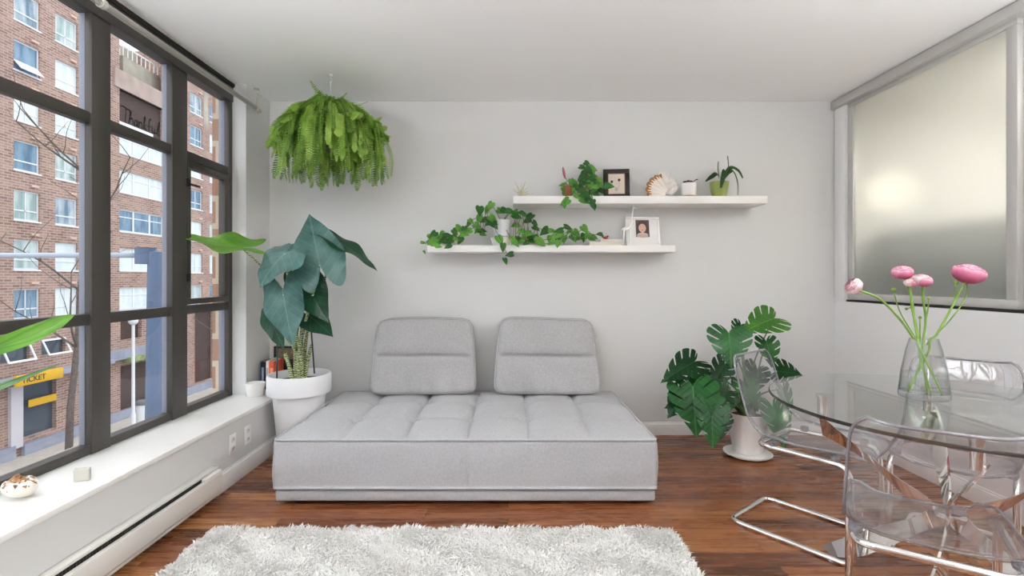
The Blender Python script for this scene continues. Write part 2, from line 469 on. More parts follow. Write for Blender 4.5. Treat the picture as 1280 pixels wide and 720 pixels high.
M_heat = plain('heater_enamel', '#e2e0db', .35)
ht = thing('baseboard_heater', 'long white electric baseboard heater on the low wall under the window', 'heater', (XS + .04, 1.0, 0))
y0, y1 = -1.6, 2.744
x0 = XS + .001
MB().rbox((x0, y0, .03), (x0 + .012, y1, .185), .003).rbox((x0, y0, .168), (x0 + .04, y1, .185), .006).rbox((x0, y0, .03), (x0 + .05, y1, .045), .003).build('back_plate', M_heat, ht, 'auto')
MB().rbox((x0 + .048, y0, .055), (x0 + .062, y1, .154), .006, 3).rbox((x0 + .040, y0, .144), (x0 + .06, y1, .154), .004).build('front_cover', M_heat, ht, 'auto')
MB().rbox((x0 + .013, y0 + .15, .10), (x0 + .034, y1 - .15, .165), .002).build('heating_element', M_dark, ht, 'auto')
fin = MB()
for i in range(110): fin.box((x0 + .03, 1.1 + i * .0145, .11), (x0 + .037, 1.1 + i * .0145 + .004, .166))
fin.build('fins', plain('fin_metal', '#4f4c47', .5, .5), ht, False)
for ya, yb in ((y0, y0 + .15), (y1 - .15, y1)):
    MB().rbox((x0 + .0125, ya, .045), (x0 + .06, yb, .168), .006, 3).build('end_cap', M_heat, ht, 'auto')
for i, (yy, lab) in enumerate(((2.947, 'white wall outlet nearer the heater on the low wall under the ledge'), (3.119, 'white wall outlet nearer the sofa on the low wall under the ledge'))):
    ot = thing('wall_outlet', lab, 'outlet', (XS, yy, .18), 'outlets on the low wall')
    MB().rbox((XS + .0005, yy - .036, .181), (XS + .006, yy + .036, .295), .003, 3).build('cover_plate', M_trim, ot, 'auto')
    for zz in (.212, .264):
        fc = MB().rbox((XS + .006, yy - .017, zz - .014), (XS + .0085, yy + .017, zz + .014), .002).build('socket', plain('socket_white', '#dcdad4', .4) if i == 0 and zz < .22 else bpy.data.materials['socket_white'], ot, 'auto')
        MB().box((XS + .0084, yy - .008, zz - .004), (XS + .0092, yy - .005, zz + .007)).box((XS + .0084, yy + .005, zz - .004), (XS + .0092, yy + .008, zz + .007)).build('slots', M_black, fc, False)

# ------------------------------------------------------------------ window lettering
st = [[(0, .93), (.3, 1.0), (.7, .92), (1.15, .9)], [(.62, .92), (.6, .5), (.55, .02)],
      [(.98, .02), (1.03, .5), (1.12, .85), (1.24, .8), (1.15, .55), (1.0, .25)], [(1.0, .15), (1.2, .42), (1.38, .38), (1.42, .04)],
      [(1.97, .4), (1.76, .44), (1.62, .25), (1.69, .04), (1.88, .1), (1.97, .4), (1.98, .1), (2.1, .04)],
      [(2.16, .42), (2.18, .03)], [(2.18, .25), (2.36, .44), (2.51, .36), (2.54, .03)],
      [(2.74, .02), (2.79, .5), (2.88, .9), (2.99, .88), (2.93, .65), (2.79, .33)], [(3.1, .42), (2.83, .22), (3.0, .1), (3.2, .02)],
      [(3.72, .82), (3.62, .96), (3.5, .8), (3.46, .35), (3.43, .02)], [(3.3, .36), (3.75, .42)],
      [(3.9, .42), (3.88, .15), (3.99, .04), (4.15, .12), (4.2, .42)], [(4.2, .42), (4.21, .1), (4.34, .04)],
      [(4.42, .1), (4.62, .55), (4.78, .95), (4.88, .9), (4.78, .5), (4.63, .15), (4.76, .02), (4.95, .1)]]
mb = MB()
for s in st:
    mb.tube([(-1.9835, 2.538 + p.x / 4.95 * .288, 2.030 + p.y * .078) for p in catmull([(a, b, 0) for a, b in s], 6)], .0034, 6)
tag(mb.build('window_lettering', M_black, origin=(-1.9835, 2.69, 2.018)), 'black handwritten Thankful lettering stuck on the upper middle window pane', 'lettering')
# ------------------------------------------------------------------ the street outside
XB, ZG = -30.0, -9.7
def brick(name, scale=1.0, a='#a2786a', b='#8a6258', c='#b59a8e', bw=.5, rh=.17):
    t = NT(name); co = t.coord('Object'); sp = t.n('ShaderNodeSeparateXYZ'); t.l(co, sp.inputs[0])
    cb = t.n('ShaderNodeCombineXYZ'); t.l(t.math('ADD', sp.outputs[0], sp.outputs[1]), cb.inputs[0]); t.l(sp.outputs[2], cb.inputs[1])
    br = t.n('ShaderNodeTexBrick'); t.l(cb.outputs[0], br.inputs['Vector']); br.inputs['Scale'].default_value = scale
    br.inputs['Brick Width'].default_value = bw; br.inputs['Row Height'].default_value = rh; br.inputs['Mortar Size'].default_value = .022 if bw > .3 else .012
    br.inputs['Color1'].default_value = hexc(a); br.inputs['Color2'].default_value = hexc(b); br.inputs['Mortar'].default_value = hexc(c)
    c2 = t.mix(.45, br.outputs['Color'], t.ramp(t.noise(.5, 6, co, .65), [(.3, (.55, .5, .5, 1)), (.65, (1, 1, 1, 1))]), 'MULTIPLY')
    return t.done(t.pbsdf(c2, .9))
M_brick = brick('facade_brick', a='#b4917f', b='#8f6c5f', c='#c0b2aa')
M_brick2 = brick('pier_brick', a='#b98f74', b='#ae846a', c='#d9c6ae', bw=.6, rh=.2)
M_conc = plain('grey_concrete', '#a9a294', .85, var=.25, vscale=.8)
M_wframe = plain('white_window_frame', '#e6e8ea', .5)
M_asph = plain('asphalt', '#77757a', .9, var=.15, vscale=3)
M_pave = plain('pavement', '#b9b0a6', .9, var=.12, vscale=2)
M_blue = plain('blue_painted_kerb', '#9498a8', .7, var=.1, vscale=2)
M_yellow = plain('yellow_sign_face', '#e3b114', .5)
M_dglass = plain('dark_shop_glass', '#4b5560', .12)
M_stucco = plain('white_pillar_stucco', '#cfcbd0', .8)
M_bark = plain('bark', '#6d625c', .95, var=.3, vscale=6)
M_bluegrey = plain('painted_pole_steel', '#50607a', .5, var=.15, vscale=2)
def curtainpane(name, top, bot):
    t = NT(name); co = t.coord('Object')
    n = t.noise(1, 3, t.mapping(co, (1, 2.2, .5)))
    return t.done(t.pbsdf(t.ramp(n, [(.35, hexc(top)), (.62, hexc(bot))]), .15))
M_panes = [curtainpane('pane_white_blind', '#cfdcdf', '#e4ebeb'), curtainpane('pane_half_curtain', '#5f7a90', '#b8c6cc'),
           curtainpane('pane_blue_reflection', '#4d6f8a', '#7f9db2'), curtainpane('pane_pale_green', '#8fa8a4', '#c7d3d1')]

bl = thing('brick_apartment_building', 'tall brick apartment block with white framed windows across the street', 'building', (XB, 40, ZG))
FL = [-.35 + 3.05 * k for k in range(7)]       # window centre heights
opens = []                                     # (y0,y1,z0,z1,kind)
for y0, y1 in ((18.0, 19.7), (20.8, 22.5), (24.4, 26.1), (27.2, 28.6), (30.1, 31.8), (32.86, 34.57), (46.8, 48.7), (49.9, 51.0), (55, 57), (59, 61)):
    for z in FL: opens.append((y0, y1, z - .92, z + .92, 'w'))
for z in FL[:5]: opens.append((38.3, 43.2, z - .85, z + .85, 't'))
opens.append((38.3, 43.2, 13.0, 15.9, 'loggia'))
opens += [(29.3, 31.1, -3.85, -2.75, 'a'), (31.9, 33.6, -3.75, -2.75, 'a')]
opens += [(30.55, 32.95, -8.7, -5.35, 'shop'), (38.4, 40.6, -3.6, -1.5, 'dark'), (41.2, 43.4, -3.6, -1.5, 'dark'), (47.5, 50.5, -8.9, -2.0, 'dark'), (38.4, 43.4, -9.3, -5.6, 'dark')]
ymin, ymax, ztop = 12, 75, 21.6
ys = sorted(set([ymin, ymax] + [o[0] for o in opens] + [o[1] for o in opens]))
wb = MB()
for a, b in zip(ys, ys[1:]):
    zz = sorted([(o[2], o[3]) for o in opens if o[0] <= a + 1e-6 and o[1] >= b - 1e-6]); z = ZG
    top = 16.2 if (a >= 37.6 and b <= 44.5) else ztop
    for z0, z1 in zz:
        if z1 > top: continue
        if z0 > z: wb.box((XB - .35, a, z), (XB, b, z0))
        z = max(z, z1)
    if top > z: wb.box((XB - .35, a, z), (XB, b, top))
wb.box((XB - 14, ymin, ZG), (XB - .8, ymax, 16.1)).box((XB - 14, ymin, 16), (XB - .35, 37.6, ztop)).box((XB - 14, 44.5, 16), (XB - .35, ymax, ztop))
wall = wb.build('brick_wall', M_brick, bl, False)
MB().box((XB - 5, 37.0, 16.1), (XB - 3.2, 45, 21.2)).build('set_back_wall', M_conc, bl, False)
MB().box((XB - .45, 37.7, 15.9), (XB + .15, 44.4, 17.3)).build('parapet', plain('parapet_pink_grey', '#b09c92', .85, var=.15, vscale=1), bl, False)
MB().box((XB - 3.2, 40.2, 17.3), (XB - 1.2, 44.4, 19.3)).build('concrete_terrace', M_conc, bl, False)
MB().box((XB - .3, 28.75, 20.3), (XB + .02, 29.6, 21.4)).build('stone_block', M_conc, bl, False)
MB().box((XB - .2, 48.9, 16.0), (XB + .02, 49.6, 20.8)).build('stone_band', M_conc, bl, False)
rl = MB()
for i in range(9): rl.box((XB - 1.25, 40.2 + i * .5, 19.3), (XB - 1.2, 40.26 + i * .5, 20.1))
rl.box((XB - 1.26, 40.2, 20.05), (XB - 1.18, 44.4, 20.15)).box((XB - 3.25, 40.8, 18.2), (XB - 3.15, 42.4, 20.9))
rl.build('terrace_railing', M_wframe, bl, False)
lg = MB().box((XB - 2.5, 38.3, 12.98), (XB - .36, 43.2, 13.05)).box((XB - .79, 38.3, 13.0), (XB - .7, 43.2, 15.9))
lg.build('loggia_interior', plain('loggia_dark', '#b4b7d2', .7), bl, False)
e = NT('loggia_lamp_glow'); em = e.n('ShaderNodeEmission'); em.inputs[1].default_value = 2; e.done(em.outputs[0])
for y in (39.2, 40.6, 41.8): MB().ball((XB - .5, y, 15.3 - (y - 39) * .25), .09).build('loggia_lamp', bpy.data.materials['loggia_lamp_glow'], bl)
MB().box((XB - .3, 38.3, 13.05), (XB - .26, 42.3, 13.5)).box((XB - .6, 42.0, 13.05), (XB - .5, 42.9, 15.4)).build('loggia_rail', M_wframe, bl, False)

R2 = random.Random(3)
for (y0, y1, z0, z1, k) in opens:
    x = XB - .12
    if k in ('w', 't'):
        f = MB(); t = .075
        f.box((x - .06, y0, z0), (x, y1, z0 + t)).box((x - .06, y0, z1 - t), (x, y1, z1)).box((x - .06, y0, z0 + t), (x, y0 + t, z1 - t)).box((x - .06, y1 - t, z0 + t), (x, y1, z1 - t))
        f.box((XB - .1, y0 - .05, z0 - .1), (XB + .06, y1 + .05, z0))
        if k == 'w':
            f.box((x - .05, y0 + t, z0 + .55), (x, y1 - t, z0 + .63))
            if R2.random() < .5: f.box((x - .05, (y0 + y1) / 2 - .03, z0 + t), (x, (y0 + y1) / 2 + .03, z1 - t))
        else:
            for yy in (y0 + 1.55, y1 - 1.55): f.box((x - .05, yy - .07, z0 + t), (x + .02, yy + .07, z1 - t))
            f.box((x - .05, y0 + t, z1 - .62), (x, y1 - t, z1 - .55))
        fo = f.build('window', M_wframe, bl, False)
        MB().box((x - .1, y0, z0), (x - .04, y1, z1)).build('pane', M_panes[0 if R2.random() < .42 else R2.randrange(1, 4)], fo, False)
        if k == 'w' and R2.random() < .22:                      # hopper sash pushed out
            q = MB(); q.grid(lambda u, v: (x + .02 + .45 * (1 - v), y0 + .08 + u * (y1 - y0 - .16), z0 + .05 + v * .52), 1, 1)
            q.grid(lambda u, v: (x + .05 + .45 * (1 - v), y0 + .08 + u * (y1 - y0 - .16), z0 + .05 + v * .52), 1, 1)
            q.build('hopper_sash', M_wframe, fo, False)
        if k == 'w': MB().box((XB, y1 - .65, z1 + .3), (XB + .12, y1 - .2, z1 + .42)).build('vent_hood', plain('vent_stone', '#d9b6a2', .7) if 'vent_stone' not in bpy.data.materials else bpy.data.materials['vent_stone'], fo, False)
    elif k == 'a':
        f = MB(); t = .09; xx = XB + .3
        for (p, q) in (((0, 0), (1, .1)), ((0, .9), (1, 1)), ((0, .1), (.06, .9)), ((.94, .1), (1, .9))):
            f.grid(lambda u, v, p=p, q=q: (XB + .02 + .5 * (1 - (p[1] + v * (q[1] - p[1]))), y0 + (y1 - y0) * (p[0] + u * (q[0] - p[0])), z0 + (z1 - z0) * (p[1] + v * (q[1] - p[1]))), 1, 1)
            f.grid(lambda u, v, p=p, q=q: (XB - .04 + .5 * (1 - (p[1] + v * (q[1] - p[1]))), y0 + (y1 - y0) * (p[0] + u * (q[0] - p[0])), z0 + (z1 - z0) * (p[1] + v * (q[1] - p[1]))), 1, 1)
        fo = f.build('awning_window', M_wframe, bl, False)
        MB().box((XB - .3, y0, z0), (XB - .2, y1, z1)).build('pane', M_dglass, fo, False)
    else:
        MB().box((XB - .7, y0, z0), (XB - .3, y1, z1)).build('shop_window' if k == 'shop' else 'doorway', M_dglass if k == 'shop' else plain('doorway_dark', '#4d3a36', .8) if 'doorway_dark' not in bpy.data.materials else bpy.data.materials['doorway_dark'], bl, False)
# street-level trim of the block
MB().box((XB, ymin, -5.0), (XB + 1.1, 36.5, -4.75)).box((XB, 36.5, -5.0), (XB + .5, 45.5, -4.3)).build('canopy', plain('canopy_grey', '#9b9fae', .7, var=.15, vscale=1), bl, False)
MB().box((XB, 29.75, -9.1), (XB + .2, 30.5, -5.3)).build('pillar', M_stucco, bl, False)
MB().box((XB, 31.0, -6.85), (XB + .05, 32.9, -6.4)).build('window_band', M_yellow, bl, False)
MB().box((XB, ymin, ZG), (XB + .25, 30.0, -8.9)).box((XB, 30.5, ZG), (XB + .3, ymax, -9.0)).build('painted_base', M_blue, bl, False)
MB().box((XB + .0, 38.4, -5.3), (XB + .8, 43.4, -4.9)).build('planter_strip', plain('planter_green', '#8a9b6a', .9, var=.4, vscale=3), bl, False)
# shop sign
sg = thing('shop_sign', 'yellow shop sign with dark lettering above the storefront across the street', 'sign', (XB + 1.2, 30.4, -5.1))
MB().rbox((XB + 1.12, 28.95, -5.15), (XB + 1.32, 32.0, -4.5), .03).build('sign_board', M_yellow, sg, 'auto')
cu = bpy.data.curves.new('t', 'FONT'); cu.body = 'TICKET'; cu.size = .46; cu.extrude = .01
to = bpy.data.objects.new('t', cu); COL.objects.link(to)
bpy.context.view_layer.update()
me = bpy.data.meshes.new_from_object(to.evaluated_get(bpy.context.evaluated_depsgraph_get()))
bpy.data.objects.remove(to)
M4 = Matrix(((0, 0, 1, XB + 1.33 - (XB + 1.2)), (1, 0, 0, 29.25 - 30.4), (0, 1, 0, -4.98 + 5.1), (0, 0, 0, 1)))
me.transform(M4); me.materials.clear(); me.materials.append(M_black)
lo = bpy.data.objects.new('lettering', me); COL.objects.link(lo); lo.parent = sg

# ground
struct(MB().box((-25.5, -10, ZG - .3), (-8, 90, ZG - .12)).build('street', M_asph, smooth=False))
struct(MB().box((-45, -10, ZG - .3), (-25.5, 90, ZG)).build('far_pavement', M_pave, smooth=False))
struct(MB().box((-8, -10, ZG - .3), (-2.6, 90, ZG)).build('near_pavement', M_pave, smooth=False))
# ledge outside the window and the brick pier beside it
struct(MB().box((-2.75, YF, .02), (-2.09, 3.6, .1)).box((-2.8, YF, .06), (-2.72, 3.6, .135)).box((-2.5, YF, .1), (-2.47, 3.6, .135)).build('outer_ledge', plain('ledge_concrete', '#a39a90', .8), smooth=False))
struct(MB().box((-2.15, 3.605, -9.7), (-2.036, 4.4, 3)).build('brick_pier', M_brick2, smooth=False))

def tree(x, y, h, r, seed, label, spread=1.0, depth=4):
    rr = random.Random(seed); mb = MB()
    def br(p, d, L, rad, lev):
        n = 5; pts = [p]; q = Vector(p); dd = Vector(d)
        for i in range(n):
            dd = (dd + Vector((rr.uniform(-1, 1), rr.uniform(-1, 1), rr.uniform(-.3, .6))) * (.06 if lev == 1 else .16)).normalized()
            q = q + dd * (L / n); pts.append(q.copy())
        mb.tube(pts, [rad * (1 - .65 * i / n) for i in range(n + 1)], 6 if lev > 1 else 8)
        if lev >= depth: return
        for i in range(2, n + 1):
            for _ in range(2 if lev < 2 else 1):
                a = rr.uniform(0, 2 * PI)
                nd = (dd * .6 + Vector((math.cos(a), math.sin(a), rr.uniform(0, .7))) * spread).normalized()
                br(pts[i], nd, L * rr.uniform(.25, .38) * (1 if lev == 1 else 1.5), rad * .36, lev + 1)
    br(Vector((x, y, ZG)), (0, 0, 1), h, r, 1)
    o = thing('bare_tree', label, 'tree', (x, y, ZG), 'bare street trees')
    mb.build('trunk_and_branches', M_bark, o)
    return o
tree(-25.8, 29.1, 17, .2, 5, 'thin bare street tree standing by the yellow shop sign', .8, 3)
tree(-27.2, 46.5, 9, .13, 8, 'bare street tree seen through the lower right window pane', .9)
tree(-20.5, 17.5, 14, .16, 21, 'bare tree whose twigs reach in at the far left window edge', .8, 2)

# pole with its arm
pl = thing('street_pole', 'thick blue grey steel street pole outside the middle window bay', 'pole', (-6.1, 8.6, ZG))
MB().lathe([(.24, 0), (.2, 6), (.155, 8.9), (.125, 11.38), (.0, 11.4)], (-6.1, 8.6, ZG), 20).build('post', M_bluegrey, pl, 'auto')
MB().tube([(-6.1, 8.6, 1.62), (-9.5, 8.6, 1.62), (-13, 8.6, 1.68)], .045, 10).build('arm', plain('arm_steel', '#a7adb8', .5), pl)
MB().lathe([(.16, 0), (.16, .28), (.17, .28)], (-6.28, 8.6, 1.47), 14).build('arm_bracket', M_bluegrey, pl, 'auto')
# white lamp post and bin
lp = thing('lamp_post', 'slim white lamp post in front of the dark doorway across the street', 'lamp post', (-27.2, 36.0, ZG))
MB().lathe([(.16, 0), (.16, 1), (.11, 1.2), (.1, 7.6), (0, 7.6)], (-27.2, 36.0, ZG), 14).build('post', M_wframe, lp, 'auto')
MB().ball((-27.2, 36.0, ZG + 7.85), .32).build('globe', M_wframe, lp)
bn = thing('street_bollard', 'white round street bollard with a grey cap beside the blue grey pole', 'bollard', (-24.6, 33.5, ZG))
MB().lathe([(.42, 0), (.42, 2.45), (.0, 2.45)], (-24.6, 33.5, ZG), 24).build('body', M_wframe, bn, 'auto')
MB().lathe([(.46, 2.43), (.46, 2.62), (.38, 2.7), (0, 2.72)], (-24.6, 33.5, ZG), 24).build('cap', plain('cap_grey', '#6d7076', .5), bn, 'auto')
# ------------------------------------------------------------------ sofa
def fabric(name, c1, c2):
    t = NT(name); co = t.coord('Object')
    wv = t.n('ShaderNodeTexWave', wave_type='BANDS', bands_direction='X'); t.l(t.mapping(co, (1, 1, 1)), wv.inputs[0]); wv.inputs['Scale'].default_value = 190; wv.inputs['Distortion'].default_value = 2
    w2_ = t.n('ShaderNodeTexWave', wave_type='BANDS', bands_direction='Z'); t.l(co, w2_.inputs[0]); w2_.inputs['Scale'].default_value = 190; w2_.inputs['Distortion'].default_value = 2
    n = t.noise(90, 5, co, .7); big = t.noise(5, 4, co)
    c = t.ramp(n, [(.3, hexc(c1)), (.7, hexc(c2))])
    c = t.mix(.25, c, t.ramp(big, [(.3, (.82, .82, .82, 1)), (.7, (1, 1, 1, 1))]), 'MULTIPLY')
    h = t.math('ADD', t.math('MULTIPLY', t.math('ADD', wv.outputs['Fac'], w2_.outputs['Fac']), .25), t.math('MULTIPLY', big, 2.5))
    return t.done(t.pbsdf(c, .95, 0, t.bump(h, .25, .004), Sheen_Weight=.25))
M_fab = fabric('light_grey_weave', '#a7a7aa', '#bcbcbf')
M_fab2 = fabric('grey_chenille', '#a3a2a3', '#bab9b9')

sx0, sx1, sy0, sy1 = -1.253, .794, 2.66, 3.80
sofa = thing('armless_sofa', 'low armless light grey fabric sofa with tufted seat against the white wall', 'sofa', ((sx0 + sx1) / 2, 3.2, 0))
seamx = [-.908, -.566, -.224, .118, .46]; seamy = [3.04, 3.42]
def seat_top(x, y):
    u = min(x - sx0, sx1 - x); w = min(y - sy0, sy1 - y)
    z = .352 + .034 * (1 - math.exp(-u / .10)) * (1 - math.exp(-w / .13))
    dx = min(abs(x - s) for s in seamx); dy = min(abs(y - s) for s in seamy)
    edge = 1 - math.exp(-w / .04)
    z -= .017 * math.exp(-(dx / .008) ** 2) * edge + .019 * math.exp(-(dx / .05) ** 2) * edge
    z -= .006 * math.exp(-(dy / .011) ** 2) * (.5 + .5 * math.exp(-(dx / .09) ** 2)) + .015 * math.exp(-(dy / .055) ** 2)
    z -= .036 * math.exp(-(dx * dx + dy * dy) / .0012)
    a = math.atan2(dy, dx); z += .003 * math.sin(31 * x + 17 * y) * math.exp(-(dx * dx + dy * dy) / .02)
    return z
mb = MB(); NX, NY = 205, 96
idx = mb.grid(lambda u, v: (sx0 + u * (sx1 - sx0), sy0 + v * (sy1 - sy0), seat_top(sx0 + u * (sx1 - sx0), sy0 + v * (sy1 - sy0))), NX, NY)
per = [idx[i][0] for i in range(NX + 1)] + [idx[NX][j] for j in range(1, NY + 1)] + [idx[i][NY] for i in range(NX - 1, -1, -1)] + [idx[0][j] for j in range(NY - 1, 0, -1)]
cx, cy = (sx0 + sx1) / 2, (sy0 + sy1) / 2; rows = [per]
for k in range(1, 13):
    t = k / 12; row = []
    for q in per:
        x, y, z = mb.v[q]
        b = .003 * math.sin(PI * t) + .004
        if abs(y - sy0) < 1e-6: b -= .007 * math.exp(-((x - cx) / .007) ** 2)
        b += .0025 * math.sin(7 * x + 5 * t) * math.sin(PI * t)
        nx = -1 if abs(x - sx0) < 1e-6 else (1 if abs(x - sx1) < 1e-6 else 0); ny = -1 if abs(y - sy0) < 1e-6 else (1 if abs(y - sy1) < 1e-6 else 0)
        row.append(mb.vert((x + nx * b, y + ny * (b if ny < 0 else 0), z + (.092 - z) * t)))
    A = rows[-1]; n = len(per)
    for i in range(n): mb.face((A[i], row[i], row[(i + 1) % n], A[(i + 1) % n]))
    rows.append(row)
mb.face(rows[-1])
body = mb.build('seat_body', M_fab, sofa)
pip = lambda z, o: [(sx0 - o, sy0 - o, z), (sx1 + o, sy0 - o, z), (sx1 + o, sy1, z), (sx0 - o, sy1, z)]
def dense(P, n=24):
    out = []
    for a, b in zip(P, P[1:] + P[:1]):
        a = Vector(a); b = Vector(b)
        for k in range(n): out.append(a + (b - a) * k / n)
    return out
MB().tube(dense(fillet(pip(.353, .003), .03, 5, True), 6), .0062, 8, True).build('piping', M_fab, sofa)
MB().tube(dense(fillet(pip(.096, .006), .03, 5, True), 6), .0065, 8, True).build('piping', M_fab, sofa)
MB().rbox((sx0 + .002, sy0 + .002, .022), (sx1 - .002, sy1 - .01, .083), .012, 3).build('plinth', M_fab, sofa)
MB().rbox((sx0 + .03, sy0 + .03, .078), (sx1 - .03, sy1 - .03, .1), .002).build('shadow_joint', M_dark, sofa, False)
for fx in (sx0 + .1, sx1 - .1):
    for fy in (sy0 + .07, sy1 - .1):
        MB().lathe([(0, 0), (.028, 0), (.032, .026), (0, .026)], (fx, fy, 0), 18).build('foot', M_black, sofa, 'auto')

def back_cushion(cx, label, seed, rz):
    W, H, T = .385, .262, .115
    t = thing('sofa_back_cushion', label, 'cushion', (cx, 3.66, .391), 'loose sofa back cushions', rz)
    t['localbuild'] = 1
    N = 40; mb = MB(); key = {}
    def shape(p):
        n = 11
        q = Vector(p) / ((abs(p[0]) ** n + abs(p[1]) ** n + abs(p[2]) ** n) ** (1 / n))
        x, y, z = q
        w = W * (1.01 - .062 * (z + 1)) * (1 + .012 * math.sin(3 * z + seed))
        d = T * (1 - .16 * (z + 1)) * (1 + .10 * (1 - x * x) * (1 - z * z))
        X, Y, Z = x * w, y * d, (z + 1) * H * (1 + .012 * math.cos(2.4 * x + seed))
        if y < 0:
            k = math.exp(-((z - .0 - .012 * math.sin(3 * x)) / .022) ** 2) * max(0, 1 - abs(x) ** 8 * 1.6)
            Y += .030 * k + .018 * math.exp(-((z - .0) / .13) ** 2) * max(0, 1 - x ** 6)
            Y += .004 * math.sin(6 * x + 4 * z + seed) + .006 * math.sin(15 * x + seed) * math.exp(-((z + .8) / .25) ** 2)
        Y += .17 * Z                                            # leans back
        return Vector((X, Y, Z))
    def V(p):
        k = tuple(round(c, 4) for c in p)
        if k not in key: key[k] = mb.vert(shape(p))
        return key[k]
    lin = [-1 + 2 * i / N for i in range(N + 1)]
    for ax in range(3):
        for sg in (-1, 1):
            for i in range(N):
                for j in range(N):
                    P = []
                    for a, b in ((i, j), (i + 1, j), (i + 1, j + 1), (i, j + 1)):
                        c = [0, 0, 0]; c[ax] = sg; c[(ax + 1) % 3] = lin[a]; c[(ax + 2) % 3] = lin[b]; P.append(V(c))
                    mb.face(P if sg > 0 else P[::-1])
    mb.build('cushion_body', M_fab2, t)
    for yy in (-.78, .8):
        loop = []
        for k in range(96):
            a = 2 * PI * k / 96; c, s = math.cos(a), math.sin(a); m = max(abs(c), abs(s))
            v = shape((c / m, yy, s / m)); ctr = Vector((0, v.y, H)); loop.append(v + (v - ctr).normalized() * .003)
        MB().tube(loop, .0052, 7, True).build('piping', M_fab2, t)
    return t
back_cushion(-.617, 'grey back cushion on the left half of the sofa near the tall pot', .4, .03)
back_cushion(.283, 'grey back cushion on the right half of the sofa under the shelves', 1.7, -.02)

# ------------------------------------------------------------------ rug
rx0, rx1, ry0, ry1 = -1.42, .79, .95, 2.385
rug = thing('shag_rug', 'thick white shag rug on the wood floor in front of the sofa', 'rug', ((rx0 + rx1) / 2, (ry0 + ry1) / 2, 0))
M_rug = plain('white_shag_yarn', '#e6e5e2', .95, var=.05, vscale=20, Sheen_Weight=.2)
MB().rbox((rx0, ry0, .001), (rx1, ry1, .012), .004).build('backing', plain('rug_backing', '#d9d5cd', .95), rug, 'auto')
g = np.random.default_rng(5); n = 62000
ox = g.uniform(rx0 + .003, rx1 - .003, n); oy = g.uniform(ry0 + .003, ry1 - .003, n)
edge = np.minimum(np.minimum(ox - rx0, rx1 - ox), np.minimum(oy - ry0, ry1 - oy))
fld = np.sin(ox * 13 + 3 * np.sin(oy * 9)) * 1.6 + np.cos(oy * 17 + 2 * np.sin(ox * 11)) * 1.6
ang = fld + g.normal(0, .9, n); lean = g.uniform(.25, .95, n); hh = g.uniform(.020, .034, n) * (1 + .25 * np.sin(ox * 23) * np.sin(oy * 19))
wd = g.uniform(.0026, .0048, n)
V = np.zeros((n, 7, 3)); dxy = np.stack([np.cos(ang), np.sin(ang)], 1)
base = np.stack([ox, oy, np.full(n, .010)], 1)
for k in range(3):
    a = ang + 2 * PI * k / 3
    V[:, k] = base + np.stack([np.cos(a) * wd, np.sin(a) * wd, 0 * a], 1)
    V[:, 3 + k] = base + np.stack([np.cos(a) * wd * .9 + dxy[:, 0] * lean * hh * .35, np.sin(a) * wd * .9 + dxy[:, 1] * lean * hh * .35, hh * .65], 1)
V[:, 6] = base + np.stack([dxy[:, 0] * lean * hh, dxy[:, 1] * lean * hh, hh * (1.05 - .35 * lean)], 1)
F = []
loc = [(0, 1, 4, 3), (1, 2, 5, 4), (2, 0, 3, 5), (3, 4, 6), (4, 5, 6), (5, 3, 6)]
mb = MB(); mb.v = V.reshape(-1, 3).tolist(); mb.uv = [(0, 0)] * len(mb.v)
mb.f = [tuple(i * 7 + q for q in f) for i in range(n) for f in loc]; mb.m = [0] * len(mb.f)
pile = mb.build('pile', M_rug, rug, False); pile['kind'] = 'stuff'

